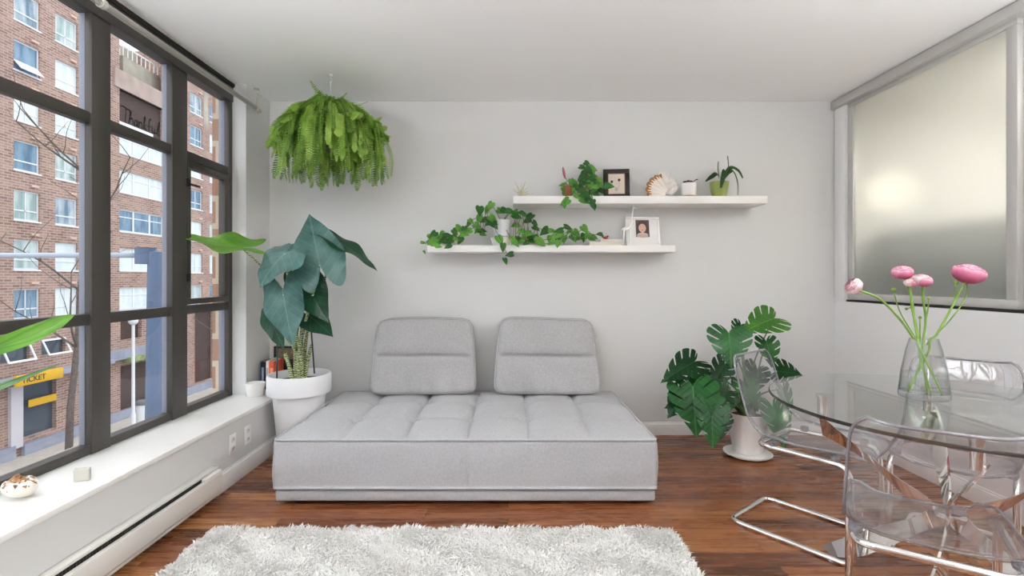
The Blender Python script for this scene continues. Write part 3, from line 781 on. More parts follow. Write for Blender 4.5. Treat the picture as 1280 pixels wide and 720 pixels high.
# ------------------------------------------------------------------ clear chairs
M_acr = clear('clear_acrylic', (.95, .945, .95, 1), .065, .9, .015, '#c9c8cf', .03, (.72, .71, .75, 1))
M_acre = clear('acrylic_edge', (.66, .65, .70, 1), .16, .8, .06, '#a9a7b0', .35)
PROF = catmull([(-.315, .825, 0), (-.287, .74, 0), (-.255, .63, 0), (-.222, .54, 0), (-.165, .475, 0), (-.08, .452, 0), (.04, .446, 0), (.15, .450, 0), (.225, .449, 0), (.262, .438, 0)], 5)
def chair():
    t = thing('acrylic_chair', 'x', 'chair', (0, 0, 0), 'clear acrylic cantilever chairs around the table'); t['localbuild'] = 1
    N = len(PROF) - 1; C = 12; th = .0065; mb = MB(); A = []; B = []
    for i, p in enumerate(PROF):
        q0 = PROF[max(0, i - 1)]; q1 = PROF[min(N, i + 1)]; d = (q1 - q0).normalized(); nn = Vector((-d.y, d.x, 0))   # sitter side normal (f,z)
        s = i / N; hw = .195 + .02 * math.sin(PI * min(1, s * 1.1)) 
        e = min(i, N - i); hw -= .035 * max(0, 1 - e / 4) ** 2
        ra, rb = [], []
        for k in range(C + 1):
            c = -1 + 2 * k / C; x = math.copysign(abs(c) ** .8, c) * hw
            cu = .028 * abs(c) ** 3.5 - .012 * (1 - c * c) * math.sin(PI * s)
            P = Vector((x, p.x + nn.x * cu, p.y + nn.y * cu)); Nn = Vector((0, nn.x, nn.y))
            ra.append(mb.vert(P)); rb.append(mb.vert(P - Nn * th))
        A.append(ra); B.append(rb)
    for i in range(N):
        for k in range(C):
            mb.face((A[i][k], A[i + 1][k], A[i + 1][k + 1], A[i][k + 1])); mb.face((B[i][k + 1], B[i + 1][k + 1], B[i + 1][k], B[i][k]))
        mb.face((A[i][0], B[i][0], B[i + 1][0], A[i + 1][0]), 1); mb.face((A[i + 1][C], B[i + 1][C], B[i][C], A[i][C]), 1)
    for k in range(C):
        mb.face((A[0][k + 1], B[0][k + 1], B[0][k], A[0][k]), 1); mb.face((A[N][k], B[N][k], B[N][k + 1], A[N][k + 1]), 1)
    mb.build('seat_shell', [M_acr, M_acre], t)
    P_ = lambda i, k: (Vector(mb.v[A[i][k]]) + Vector(mb.v[B[i][k]])) / 2
    rim = [P_(i, 0) for i in range(N + 1)] + [P_(N, k) for k in range(1, C + 1)] + [P_(i, C) for i in range(N - 1, -1, -1)] + [P_(0, k) for k in range(C - 1, 0, -1)]
    MB().tube(rim, .0052, 8, True).build('polished_edge', M_acre, t)
    w, r = .198, .0125
    path = [(-w, -.30, r), (w, -.30, r), (w, .235, r), (w, .215, .425), (w - .012, -.17, .425), (-w + .012, -.17, .425), (-w, .215, .425), (-w, .235, r)]
    fr = fillet([(a, b, c) for a, b, c in path], .055, 6, True)
    MB().tube(dense(fr, 2), r, 10, True).build('tube_frame', M_chrome, t)
    for sx_ in (-1, 1):
        for fy in (.16, -.10):
            MB().lathe([(0, -.012), (.016, -.012), (.02, 0), (.018, .012), (0, .012)], (sx_ * (w - .014), fy, .4405), 14).build('fixing_boss', M_acre, t, 'auto')
    for sx_ in (-1, 1):
        for fy in (-.24, .15):
            MB().lathe([(0, 0), (.014, 0), (.014, .006), (0, .006)], (sx_ * w, fy, 0), 10).build('glide', M_acre, t, 'auto')
    return t
ch = chair()
CH = [((1.4547, 2.376), -51.4, 'clear acrylic chair on a chrome frame in front of the monstera'),
      ((1.992, 2.205), 222, 'clear acrylic chair behind the flower vase beside the white half wall'),
      ((1.297, 1.534), 56, 'nearest clear acrylic chair, its back turned to the viewer at the table edge')]
for i, ((x, y), a, lab) in enumerate(CH):
    o = ch if i == 0 else copy_tree(ch)
    o.location = (x, y, 0); o.rotation_euler = (0, 0, math.radians(a - 90)); o['label'] = lab
TC = Vector((1.66, 1.87, 0)); TR = .60
# ------------------------------------------------------------------ glass table
M_tglass = clear('table_glass', (.962, .978, .968, 1), .04, .68, .004)
M_tedge = edge_glass('glass_rim_dark_green', (.22, .24, .2, 1), '#26221c', .66)
tb = thing('glass_dining_table', 'round glass dining table on crossed chrome strip legs at the right', 'table', (TC.x, TC.y, 0))
gt = MB(); n = 128
prof = [(0, .7345), (TR - .003, .7345), (TR, .7375), (TR, .744), (TR - .003, .747), (0, .747)]
gt.lathe(prof, (TC.x, TC.y, 0), n)
gt.m = [1 if (n * 1 <= i < n * 4) else 0 for i in range(len(gt.f))]
gt.build('glass_top', [M_tglass, M_tedge], tb, 'auto')
for k, (pa, fa) in enumerate(((148, 125), (238, 215), (328, 305), (58, 35))):
    pa, fa = math.radians(pa), math.radians(fa); ma = (pa + fa) / 2 + math.radians(6)
    TOP = catmull([(.415, .655, 0), (.30, .555, 0), (.16, .44, 0), (.05, .365, 0), (.10, .285, 0), (.22, .20, 0), (.34, .10, 0), (.445, .012, 0)], 6)
    LOW = catmull([(.40, .555, 0), (.25, .476, 0), (.13, .365, 0), (.012, .305, 0), (.07, .245, 0), (.17, .15, 0), (.28, .055, 0), (.385, .004, 0)], 6)
    mb = MB(); rows = []; n_ = len(TOP)
    for i, (a, b) in enumerate(zip(TOP, LOW)):
        t = i / (n_ - 1); an = pa + (fa - pa) * t; er = Vector((math.cos(an), math.sin(an), 0)); et = Vector((-er.y, er.x, 0)); c = Vector((TC.x, TC.y, 0))
        yaw = .026 * (1 - 2 * t) * (1 if k < 2 else -1)                                 # slight twist of the strip
        A_ = c + er * a.x + Vector((0, 0, a.y)) + et * yaw; B_ = c + er * b.x + Vector((0, 0, b.y)) - et * yaw; w = et * .004
        rows.append([mb.vert(A_ - w), mb.vert(A_ + w), mb.vert(B_ + w), mb.vert(B_ - w)])
    for A_, B_ in zip(rows, rows[1:]):
        for q in range(4): mb.face((A_[q], A_[(q + 1) % 4], B_[(q + 1) % 4], B_[q]))
    mb.face(rows[0][::-1]); mb.face(rows[-1])
    lg = mb.build('leg', M_chrome2, tb, 'auto')
    pc = (TC.x + math.cos(pa) * .40, TC.y + math.sin(pa) * .40, 0)
    MB().lathe([(0, .63), (.019, .63), (.019, .715), (.027, .727), (.027, .7345), (0, .7345)], pc, 24).build('glass_support_post', M_chrome, lg, 'auto')
MB().lathe([(0, .315), (.052, .315), (.056, .33), (.052, .345), (0, .345)], (TC.x, TC.y, 0), 28).build('centre_hub', M_chrome2, tb, 'auto')

# ------------------------------------------------------------------ shelves
M_shelf = plain('white_shelf_foil', '#efedea', .45)
for (a, b, z, th, lab) in ((.04, 1.90, 1.768, .056, 'upper white floating wall shelf holding the shell and the frames'), (-.592, 1.226, 1.413, .049, 'lower white floating wall shelf holding the trailing pothos')):
    o = MB().rbox((a, 3.63, z), (b, YB - .0005, z + th), .002).build('wall_shelf', M_shelf, None, 'auto', ((a + b) / 2, 3.75, z))
    tag(o, lab, 'shelf', 'floating wall shelves')
# ------------------------------------------------------------------ plants
M_aloc = leafmat('elephant_ear_leaf', '#335a54', '#5f867f', '#a9c2b3', .33, .12, 5, .2, .4)
M_alocd = leafmat('elephant_ear_leaf_dark', '#183d2b', '#2c5a40', '#7fa483', .33, .2, 5, .18, .4)
M_alocb = leafmat('elephant_ear_leaf_young', '#5f9834', '#83b54c', '#a8cf7c', .4, .45, 5, .25)
M_mon = leafmat('monstera_leaf', '#14431c', '#27692c', '#6fa862', .22, .12, 7, .3)
M_mond = leafmat('monstera_leaf_dark', '#0d2c14', '#194722', '#467a45', .26, .12, 7, .25)
M_monl = leafmat('monstera_leaf_light', '#2c611e', '#48822e', '#80ae5a', .28, .25, 7, .3)
M_poth = leafmat('pothos_leaf', '#4a8a36', '#78b550', '#9ccb78', .3, .25, 4, .35)
M_pothd = leafmat('pothos_leaf_dark', '#295a2b', '#457f3c', '#6d9a5d', .3, .2, 4, .35)
M_fernl = plain('fern_frond', '#86ad3d', .5, var=.28, vscale=6)
M_fernl = None
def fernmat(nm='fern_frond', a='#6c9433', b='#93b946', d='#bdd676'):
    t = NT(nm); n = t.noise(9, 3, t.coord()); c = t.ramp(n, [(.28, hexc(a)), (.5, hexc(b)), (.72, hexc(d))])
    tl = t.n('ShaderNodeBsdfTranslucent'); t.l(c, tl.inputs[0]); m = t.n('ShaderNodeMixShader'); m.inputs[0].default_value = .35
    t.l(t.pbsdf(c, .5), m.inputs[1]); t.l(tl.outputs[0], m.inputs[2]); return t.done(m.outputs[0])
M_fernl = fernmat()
M_stem = plain('green_stem', '#6f9a45', .5, var=.2, vscale=12)
M_stemd = plain('dark_stem', '#4d6a38', .5, var=.2, vscale=12)
M_vine = plain('brown_green_vine', '#6b6a3c', .6, var=.3, vscale=20)
M_zeb = None
def zebra():
    t = NT('striped_stem'); uv = t.coord('Object'); n = t.n('ShaderNodeTexWave', wave_type='BANDS', bands_direction='Z'); t.l(uv, n.inputs[0])
    n.inputs['Scale'].default_value = 22; n.inputs['Distortion'].default_value = 9; n.inputs['Detail'].default_value = 3; n.inputs['Detail Scale'].default_value = 2
    return t.done(t.pbsdf(t.ramp(n.outputs['Fac'], [(.3, hexc('#5f7340')), (.55, hexc('#9fb07a')), (.8, hexc('#c9cfa4'))]), .55))
M_zeb = zebra()

# ---- tall elephant ear in the white pot
pc = Vector((-1.437, 3.42, 0))
al = thing('potted_elephant_ear', 'tall elephant ear plant with big blue green leaves in a white pot beside the sofa', 'potted plant', pc)
MB().lathe([(0, 0), (.128, 0), (.134, .012), (.172, .43), (.180, .43), (.206, .437), (.2085, .445), (.2085, .555), (.202, .566), (.192, .566), (.187, .555), (.184, .50), (0, .50)], pc, 56).build('pot', M_whmatte, al, 'auto')
sm = MB(); sm.lathe([(.1855, .51), (.12, .518), (.05, .524), (0, .526)], pc, 40).build('soil', M_soil, al)
A = [ # petiole px,Y ; tip px,Y ; normal ; width m ; droop, cup, ripple, material, rim
    ((301, 309, 3.18), (220, 304, 3.02), (.12, -.40, .9), .32, -.16, .10, .03, M_alocb),
    ((356, 317, 3.12), (317, 350, 2.98), (-.25, -.75, .75), .36, .28, .05, .03, M_aloc),
    ((400, 331, 3.22), (384, 263, 3.34), (.10, -1, .35), .345, .12, .06, .02, M_aloc),
    ((420, 300, 3.36), (475, 331, 3.30), (.35, -.32, .9), .22, .14, .12, .02, M_alocd),
    ((384, 315, 3.42), (340, 305, 3.40), (.05, -.5, .9), .20, .1, .06, .02, M_aloc),
    ((354, 368, 3.10), (364, 433, 3.02), (-.08, -1, .22), .27, .10, .14, .03, M_aloc),
    ((380, 353, 3.30), (409, 402, 3.20), (.15, -1, .25), .255, .12, .05, .02, M_alocd),
    ((386, 394, 3.36), (416, 419, 3.28), (.2, -.8, .6), .20, .1, .05, .02, M_alocd),
    ((338, 397, 3.30), (352, 437, 3.22), (-.3, -1, .1), .17, .1, .05, .02, M_alocd),
]
ends = []
for i, (p, q, nr, W, dr, cu, rp, mt) in enumerate(A):
    P, Q = at(*p), at(*q); mb = MB()
    polar_leaf(mb, P, Q - P, nr, (Q - P).length, W, ALOC, dr, cu, rp * 1.7, 8, 5, ph=i)
    lf = mb.build('leaf', mt, al)
    if i == 0: lf['label'] = 'bright green leaf reaching left over the window'
    ends.append(P)
base = pc + Vector((.0, 0, .505))
st = MB()
for i, P in enumerate(ends):
    a = i * 2.4; b = base + Vector((.03 * math.cos(a), .03 * math.sin(a), 0)); mid = b.lerp(P, .5) + Vector((0, 0, .10))
    if i == 0: mid = Vector((-1.52, 3.33, 1.15))
    m1 = b + Vector(((P.x - b.x) * .12, (P.y - b.y) * .12, (P.z - b.z) * .35))
    cv = catmull([b, m1, mid if i == 0 else b.lerp(P, .72) + Vector((0, 0, .05)), P], 8); k = len(cv)
    st.tube(cv, [.014 * (1 - .68 * j / k) for j in range(k)], 9)
st.build('stems', M_zeb, al)
trunk = MB()
for i, (dx, lean, h) in enumerate(((-.035, -.06, .20), (0, .015, .28), (.03, .05, .26), (.012, -.015, .22))):
    b = base + Vector((dx, -.02 + .012 * i, 0)); trunk.tube(catmull([b, b + Vector((lean * .4, 0, h * .5)), b + Vector((lean, .01, h))], 6), [.017 - .0005 * j for j in range(13)], 10)
trunk.build('trunk', M_zeb, al)
sk = MB().tube([at(346, 474, 3.32), at(347, 425, 3.36)], .0055, 8).tube([at(393, 467, 3.40), at(384, 340, 3.42)], .0055, 8)
sk.build('support_stakes', plain('green_stake', '#2f4a43', .5), al)

# ---- monstera
def monstera_leaf(mb, P, fwd, nrm, L, W, seed, droop=.18, cup=.1, fing=6, m=0):
    f, u, sd = frame_of(fwd, nrm); rr = random.Random(seed)
    def pt(a, b):
        z = -droop * L * (max(a, 0) ** 2) - droop * .8 * L * min(a, 0) ** 2 + cup * W * abs(b) * (1 - .9 * abs(b))
        return mb.vert(P + f * (a * L) + sd * (b * W) + u * z, (a, b + .5))
    half = [(p.x, p.y) for p in catmull([(a, b, 0) for a, b in HEART], 16)]
    n = len(half); RW = 6
    for s in (1, -1):
        cols = []; ph = rr.uniform(0, .3)
        for i, (a, b) in enumerate(half):
            t = i / (n - 1)
            if t < .28: o = (.02, 0)                            # fan around the petiole
            else: o = (.02 + (t - .28) / .72 * .96, 0)
            g = (t * (fing + 1.4) + ph) % 1.0
            fr = 1.0
            if .20 < t < .93 and g < .17: fr = .46 + .06 * math.sin(i)
            elif .20 < t < .93: fr = 1 - .07 * (abs(g - .585) / .415) ** 4
            col = []
            for k in range(RW + 1):
                q = k / RW * fr
                # slits curve towards the tip
                col.append(pt(o[0] + (a - o[0]) * q + (.05 * q * (1 - q) if t > .3 else 0), s * (b - o[1]) * q))
            cols.append(col)
        for A_, B_ in zip(cols, cols[1:]):
            for k in range(RW):
                qd = (A_[k], B_[k], B_[k + 1], A_[k + 1])
                mb.face(qd if s > 0 else qd[::-1], m)

mc = Vector((1.652, 3.42, 0))
mo = thing('potted_monstera', 'big monstera with split glossy leaves in a white pot on the wood floor', 'potted plant', mc)
MB().lathe([(0, .026), (.088, .026), (.095, .032), (.132, .29), (.135, .298), (.130, .30), (.124, .292), (.118, .262), (0, .262)], mc, 48).build('pot', M_wcer, mo, 'auto')
MB().lathe([(0, .0005), (.115, .0005), (.156, .018), (.158, .024), (.150, .024), (.112, .012), (.09, .025), (0, .025)], mc, 48).build('saucer', M_wcer, mo, 'auto')
MB().lathe([(.119, .270), (.05, .277), (0, .278)], mc, 36).build('soil', M_soil, mo)
ML = [ # petiole, tip, normal, width, droop, mat
    ((911, 417, 3.22), (916, 459, 3.12), (-.1, -1, .42), .29, .10, M_mon),
    ((967, 398, 3.40), (931, 411, 3.25), (-.1, -.75, .62), .25, .12, M_monl),
    ((926, 406, 3.45), (918, 420, 3.40), (-.2, -1, .4), .13, .1, M_mond),
    ((958, 427, 3.40), (967, 458, 3.32), (.15, -1, .3), .19, .1, M_mon),
    ((972, 464, 3.42), (1003, 466, 3.34), (.15, -.7, .72), .24, .15, M_mond),
    ((979, 486, 3.44), (992, 528, 3.38), (.3, -1, .2), .13, .1, M_mon),
    ((868, 452, 3.35), (830, 472, 3.22), (-.25, -.85, .6), .23, .15, M_mond),
    ((866, 484, 3.24), (871, 544, 3.08), (-.3, -1, .35), .33, .12, M_mon),
    ((889, 507, 3.16), (893, 559, 3.02), (-.05, -1, .45), .235, .1, M_mon),
    ((908, 490, 3.26), (876, 513, 3.16), (-.1, -.9, .6), .20, .12, M_mond),
    ((906, 455, 3.40), (890, 486, 3.32), (-.2, -1, .3), .17, .1, M_mond),
    ((882, 474, 3.34), (853, 483, 3.24), (-.2, -.8, .65), .18, .14, M_mon),
    ((966, 509, 3.30), (986, 560, 3.16), (.25, -1, .4), .24, .12, M_mon),
    ((930, 478, 3.40), (950, 512, 3.28), (.15, -1, .4), .20, .12, M_mon),
    ((864, 500, 3.36), (834, 507, 3.28), (-.3, -.8, .5), .18, .14, M_mond),
    ((946, 462, 3.45), (936, 494, 3.36), (.0, -1, .4), .20, .12, M_mond),
    ((856, 492, 3.30), (836, 520, 3.20), (-.4, -1, .3), .2, .12, M_mond),
    ((896, 480, 3.36), (868, 500, 3.28), (-.2, -.9, .5), .2, .12, M_mon),
    ((900, 522, 3.30), (902, 548, 3.22), (-.2, -1, .4), .17, .12, M_mond),
]
sb = mc + Vector((0, 0, .272)); st = MB()
for i, (p, q, nr, W, dr, mt) in enumerate(ML):
    P, Q = at(*p), at(*q); mb = MB(); L = (Q - P).length / .98
    monstera_leaf(mb, P, Q - P, nr, L, W, i * 7 + 1, dr * 1.3, .12, 5 if W < .2 else 6)
    mb.build('leaf', mt, mo)
    a = i * 2.1; b = sb + Vector((.045 * math.cos(a), .045 * math.sin(a), 0))
    mid = b.lerp(P, .55) + Vector((0, .02, .06))
    cv = catmull([b, b.lerp(mid, .5) + Vector((0, 0, .04)), mid, P], 7); st.tube(cv, [.0075 * (1 - .5 * j / len(cv)) for j in range(len(cv))], 7)
st.tube(catmull([sb, sb + Vector((.0, .02, .22)), sb + Vector((-.02, .03, .42))], 8), [.016 - .0004 * j for j in range(17)], 10)
st.build('stems', M_stemd, mo)

# ---- hanging fern
fc = Vector((-1.20, 3.36, 2.22))
fe = thing('hanging_fern', 'bushy bright green fern hanging from the ceiling near the window corner', 'hanging plant', fc)
MB().lathe([(0, -.13), (.09, -.13), (.10, -.12), (.135, .03), (.14, .04), (.13, .04), (.125, .02), (0, .02)], fc, 36).build('hanging_pot', plain('fern_pot', '#5c5248', .7), fe, 'auto')
hg = MB()
hg.tube([fc + Vector((0, 0, .335)), fc + Vector((0, 0, .20))], .0022, 6)
for k in range(3):
    a = k * 2.1 + .4; hg.tube([fc + Vector((0, 0, .20)), fc + Vector((.13 * math.cos(a), .13 * math.sin(a), .035))], .0018, 6)
hg.build('hanger', plain('pale_cord', '#d8d6cf', .5), fe)
rf = random.Random(12)
def frond(mb, pts, wl, n, face=None):
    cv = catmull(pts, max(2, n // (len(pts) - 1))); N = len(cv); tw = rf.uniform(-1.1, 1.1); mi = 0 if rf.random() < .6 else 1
    mb.tube(cv, [.0022 * (1 - .6 * i / N) for i in range(N)], 4)
    for i in range(1, N):
        t = i / (N - 1); d = (cv[min(N - 1, i + 1)] - cv[i - 1]).normalized()
        rad = Vector((cv[i].x - fc.x, cv[i].y - fc.y, 0)); rad = rad.normalized() if rad.length > .01 else Vector((0, -1, 0))
        side = d.cross(rad + Vector((0, 0, .35))).normalized() if face is None else d.cross(Vector(face)).normalized()
        if face is None: side = (Matrix.Rotation(tw, 3, d) @ side)
        w = wl * (min(1, .25 + t * 3) * min(1, (1.04 - t) * (7 if face is None else 1.6)))
        for s in (1, -1):
            j = rf.uniform(.8, 1.15); tip = cv[i] + (side * s * .93 + d * .32 + Vector((0, 0, -.12 * rf.random()))) * w * j
            pw = d * rf.uniform(.0036, .005)
            a = cv[i] + side * s * .001
            m1 = a.lerp(tip, .55)
            ids = [mb.vert(a - pw * .7), mb.vert(a + pw * .7), mb.vert(m1 + pw), mb.vert(tip), mb.vert(m1 - pw)]
            mb.face(ids, mi)
fm = MB()
for i in range(390):
    a = rf.uniform(0, 2 * PI); u = rf.random()
    out = (.10 + .275 * u ** .6) * rf.uniform(.9, 1.04); rise = .15 * (1 - (out / .40) ** 2) + rf.uniform(-.05, .035)
    dz = -(.10 + .30 * rf.random()) if out > .2 else -(.02 + .28 * rf.random())
    zend = max(fc.z + .0 + dz, 1.86 + rf.uniform(0, .06)); fl = rf.uniform(.9, 1.2)
    if i % 4 == 0: zend = fc.z + rf.uniform(-.16, .06); out = min(.36, out * 1.1); fl = 1.15
    c, s = math.cos(a), math.sin(a); b = fc + Vector((.05 * c, .05 * s, .03))
    bow = out * rf.uniform(.9, 1.08)
    pts = [b, fc + Vector((c * out * .45, s * out * .45, .06 + rise)), fc + Vector((c * out * .85, s * out * .85, .02 + rise * .75)), Vector((fc.x + c * bow, fc.y + s * bow, (fc.z + zend) / 2 + .01)), Vector((fc.x + c * min(.40, bow * fl), fc.y + s * min(.40, bow * fl), zend))]
    frond(fm, pts, rf.uniform(.022, .034), 48)
for (px, py, Y, w) in ((388, 101, 3.3, .05), (434, 116, 3.38, .036), (460, 127, 3.4, .022), (352, 141, 3.3, .036), (376, 131, 3.34, .044), (470, 158, 3.3, .034), (363, 136, 3.26, .04), (418, 128, 3.3, .03)):
    P = at(px, py, Y); b = fc + Vector((rf.uniform(-.03, .03), 0, .03)); md = b.lerp(P, .55) + Vector((.02 if px < 415 else -.03, 0, .02))
    frond(fm, [b, b.lerp(md, .5), md, P], w, 36, (.15, -1, .1))
M_fernd = fernmat('fern_frond_dark', '#4c7a26', '#6f9a36', '#8fb34a')  # darker green for the randomly chosen fronds
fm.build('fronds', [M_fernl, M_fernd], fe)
hk = thing('ceiling_hook', 'small metal ceiling hook holding the hanging fern', 'hook', (fc.x, fc.y, ZC))
MB().lathe([(0, -.001), (.014, -.001), (.012, -.012), (0, -.014)][::-1], (fc.x, fc.y, ZC), 16).tube(catmull([(fc.x, fc.y, ZC - .012), (fc.x, fc.y, ZC - .03), (fc.x + .011, fc.y, ZC - .042), (fc.x, fc.y, ZC - .052), (fc.x - .008, fc.y, ZC - .046)], 5), .0028, 8).build('hook', bpy.data.materials['brushed_steel'], hk, 'auto')

# ---- plant at the left edge, standing on the ledge
lc = Vector((-1.80, 1.22, .392))
lp_ = thing('potted_strap_plant', 'strap leaved plant on the window ledge whose two long leaves enter at the left edge', 'potted plant', lc)
MB().lathe([(0, 0), (.075, 0), (.10, .17), (.105, .175), (.098, .175), (.094, .15), (0, .15)], lc, 36).build('pot', M_wcer, lp_, 'auto')
MB().lathe([(.0945, .155), (0, .16)], lc, 24).build('soil', M_soil, lp_)
b = lc + Vector((0, 0, .15))
M_strap = leafmat('strap_leaf', '#3a6c20', '#649636', '#2f5c1c', .35, .12, 1, .6)
M_strapd = leafmat('strap_leaf_dark', '#4d7d48', '#7ba06f', '#2e5426', .35, .3, 1, .8)
for pts, w, nr, mt in (([b, b + Vector((-.01, .05, .32)), at(-40, 447, 1.5), at(35, 421, 1.58), at(92, 394, 1.66)], [.03, .045, .058, .064, .03], (.5, -.75, .5), M_strap),
                       ([b, b + Vector((0, .06, .25)), at(-50, 502, 1.5), at(10, 481, 1.6), at(72, 456, 1.7)], [.03, .04, .045, .036, .004], (.2, -.35, .95), M_strapd),
                       ([b, b + Vector((-.04, -.03, .35)), b + Vector((-.06, -.16, .62))], [.03, .05, .004], (0, 1, .4), M_strap),
                       ([b, b + Vector((.02, -.05, .30)), b + Vector((.06, -.22, .50))], [.03, .045, .004], (0, 1, .4), M_strapd)):
    cv = catmull(pts, 10); ww = []
    for i in range(len(cv)):
        q = i / 10; k = min(int(q), len(w) - 2); ww.append(w[k] + (w[k + 1] - w[k]) * (q - k))
    tail = len(ww)
    for j in range(6): ww[tail - 1 - j] = min(ww[tail - 1 - j], .006 + .009 * j)
    mb = MB(); blade(mb, cv, ww, nr, .25); mb.build('leaf', mt, lp_)

# ---- trailing pothos, lower shelf
def small_leaf(mb, c, size, rr, face=(0, -1, .35), down=.6, m=0):
    a = rr.uniform(-1, 1) * 1.2; f = Vector((math.sin(a), rr.uniform(-.5, .1), -math.cos(a) * down + rr.uniform(-.2, .35)))
    n = Vector((face[0] + rr.uniform(-.5, .5), face[1], face[2] + rr.uniform(-.3, .5)))
    L = size * rr.uniform(.8, 1.15); P = Vector(c) - f.normalized() * L * .4
    polar_leaf(mb, P, f, n, L, L * .78, POTH, .25, .16, 0, 3, 2, m)
    return P
Zs = 1.462; Yl = 3.70
ph = thing('trailing_pothos', 'trailing pothos in a white pot whose vines spread along the lower shelf', 'potted plant', at(627, 304, 3.72) * 1)
ph.location = (at(627, 300, 3.74).x, 3.74, Zs); q = Vector(ph.location)
MB().lathe([(0, .068), (.05, .068), (.0585, .075), (.066, .19), (.068, .196), (.064, .197), (.061, .19), (.060, .172), (0, .172)], q, 40).build('pot', plain('pothos_pot_grey_white', '#dfe0e4', .45), ph, 'auto')
MB().lathe([(0, .0005), (.06, .0005), (.066, .006), (.084, .062), (.080, .064), (.064, .05), (.05, .066), (0, .066)], q, 40).build('saucer_bowl', M_wcer, ph, 'auto')
MB().lathe([(.0605, .176), (0, .182)], q, 24).build('soil', M_soil, ph)
rr = random.Random(4)
LC = [(110, 440), (135, 445), (180, 425), (205, 405), (240, 420), (262, 455), (310, 425), (335, 400), (360, 430), (400, 445), (120, 480), (182, 500), (90, 395), (130, 390), (215, 365), (270, 392), (30, 465), (45, 560), (280, 500), (350, 360), (395, 330), (440, 345), (485, 275), (510, 250), (600, 140), (590, 230), (575, 300), (570, 345), (620, 345), (630, 380), (705, 100), (672, 130), (700, 260), (730, 230), (735, 275), (800, 150), (850, 145), (640, 240), (440, 380), (480, 350), (905, 150), (940, 165), (960, 200), (160, 450), (230, 455), (290, 440)]
LC = [(525 + a / 8, 245 + b_ / 8) for a, b_ in LC]
LC += [(640 + a / 8, 245 + b_ / 8) for a, b_ in [(20, 170), (50, 200), (130, 190), (100, 165), (150, 245), (170, 210), (230, 270), (240, 320), (60, 300), (20, 290), (90, 350), (150, 400), (120, 430), (160, 370), (140, 470), (230, 410), (250, 440), (290, 465), (380, 430), (395, 465), (465, 450), (460, 480), (330, 350), (400, 345), (470, 345), (440, 390), (500, 400), (560, 310), (570, 350), (640, 370), (620, 430), (660, 420), (730, 330), (720, 410), (750, 400), (820, 410), (800, 425), (880, 380), (10, 430), (50, 440), (40, 470), (80, 440), (190, 440), (520, 430), (600, 415)]]
HANG = [(625, 300), (629, 309), (632, 326), (637, 318)]
lm_, ld_, vm = MB(), MB(), MB(); pts3 = []
for i, (x, y) in enumerate(LC + HANG):
    onshelf = y > 296
    Y = rr.uniform(3.60, 3.66) if (onshelf and (y > 303 or i >= len(LC))) else rr.uniform(3.63, 3.80)
    if 612 < x < 642 and y > 268 and Y > 3.66: Y = 3.645
    if x < 534: Y = rr.uniform(3.68, 3.8)
    if y > 306: Y = 3.60
    c = at(x, y, Y)
    if x > 534 and y <= 306: c.z = max(c.z, Zs + .014)
    small_leaf(lm_ if rr.random() < .55 else ld_, c, rr.uniform(.054, .08) if i not in (16, 17) else .035, rr)
    pts3.append(c)
top = q + Vector((0, 0, .18))
left = sorted([p for p in pts3 if p.x < q.x - .06], key=lambda p: -p.x); right = sorted([p for p in pts3 if p.x > q.x + .06], key=lambda p: p.x)
for grp in (left, right):
    for k in range(3):
        ch_ = grp[k::3]; path = [top] + [Vector((p.x, max(p.y, 3.64), max(p.z, Zs + .01))) for p in ch_]
        vm.tube(catmull(path, 4), .0024, 5)
vm.tube(catmull([top, at(619, 285, 3.60), at(628, 303, 3.6), at(633, 316, 3.6), at(639, 322, 3.6)], 5), .0022, 5)
lm_.build('leaves', M_poth, ph); ld_.build('dark_leaves', M_pothd, ph); vm.build('vines', M_vine, ph)

# ---- leafy pothos on the upper shelf and its small neighbour
Zu = 1.824
p2 = thing('shelf_pothos', 'dark leaved pothos beside the black frame hanging over the upper shelf edge', 'potted plant', (at(733, 244, 3.75).x, 3.75, Zu)); q = Vector(p2.location)
MB().lathe([(0, .0005), (.036, .0005), (.048, .085), (.049, .09), (.045, .09), (.043, .07), (0, .07)], q, 32).build('pot', plain('pothos_pot_pink', '#d9bfb4', .5), p2, 'auto')
MB().lathe([(.0435, .074), (0, .078)], q, 20).build('soil', M_soil, p2)
LU = [(345, 170), (395, 130), (450, 185), (350, 250), (380, 265), (330, 290), (440, 240), (470, 265), (490, 290), (330, 340), (370, 350), (350, 380), (410, 380), (440, 350), (400, 330), (460, 330), (510, 350), (480, 390), (530, 375), (550, 320), (550, 430), (500, 430), (470, 430), (430, 420), (340, 430), (290, 500), (360, 480), (400, 500), (370, 545), (390, 530), (455, 570), (470, 610), (500, 470), (640, 380), (420, 460), (310, 410), (440, 300), (415, 210)]
l1, l2, vm = MB(), MB(), MB(); rr = random.Random(9)
for i, (a, b_) in enumerate(LU):
    x, y = 690 + a / 9, 190 + b_ / 9
    Y = 3.605 if y > 243 else rr.uniform(3.64, 3.80)
    c = at(x, y, Y)
    small_leaf(l2 if rr.random() < .62 else l1, c, rr.uniform(.058, .08), rr)
    t_ = q + Vector((0, 0, .08))
    vm.tube(catmull([t_, t_.lerp(c, .5) + Vector((0, -.0 if y < 243 else -.03, .035)), c + Vector((0, .004, .02 if y > 243 else 0))], 4), .0016, 5)
l1.build('leaves', M_poth, p2); l2.build('dark_leaves', M_pothd, p2); vm.build('vines', M_vine, p2)

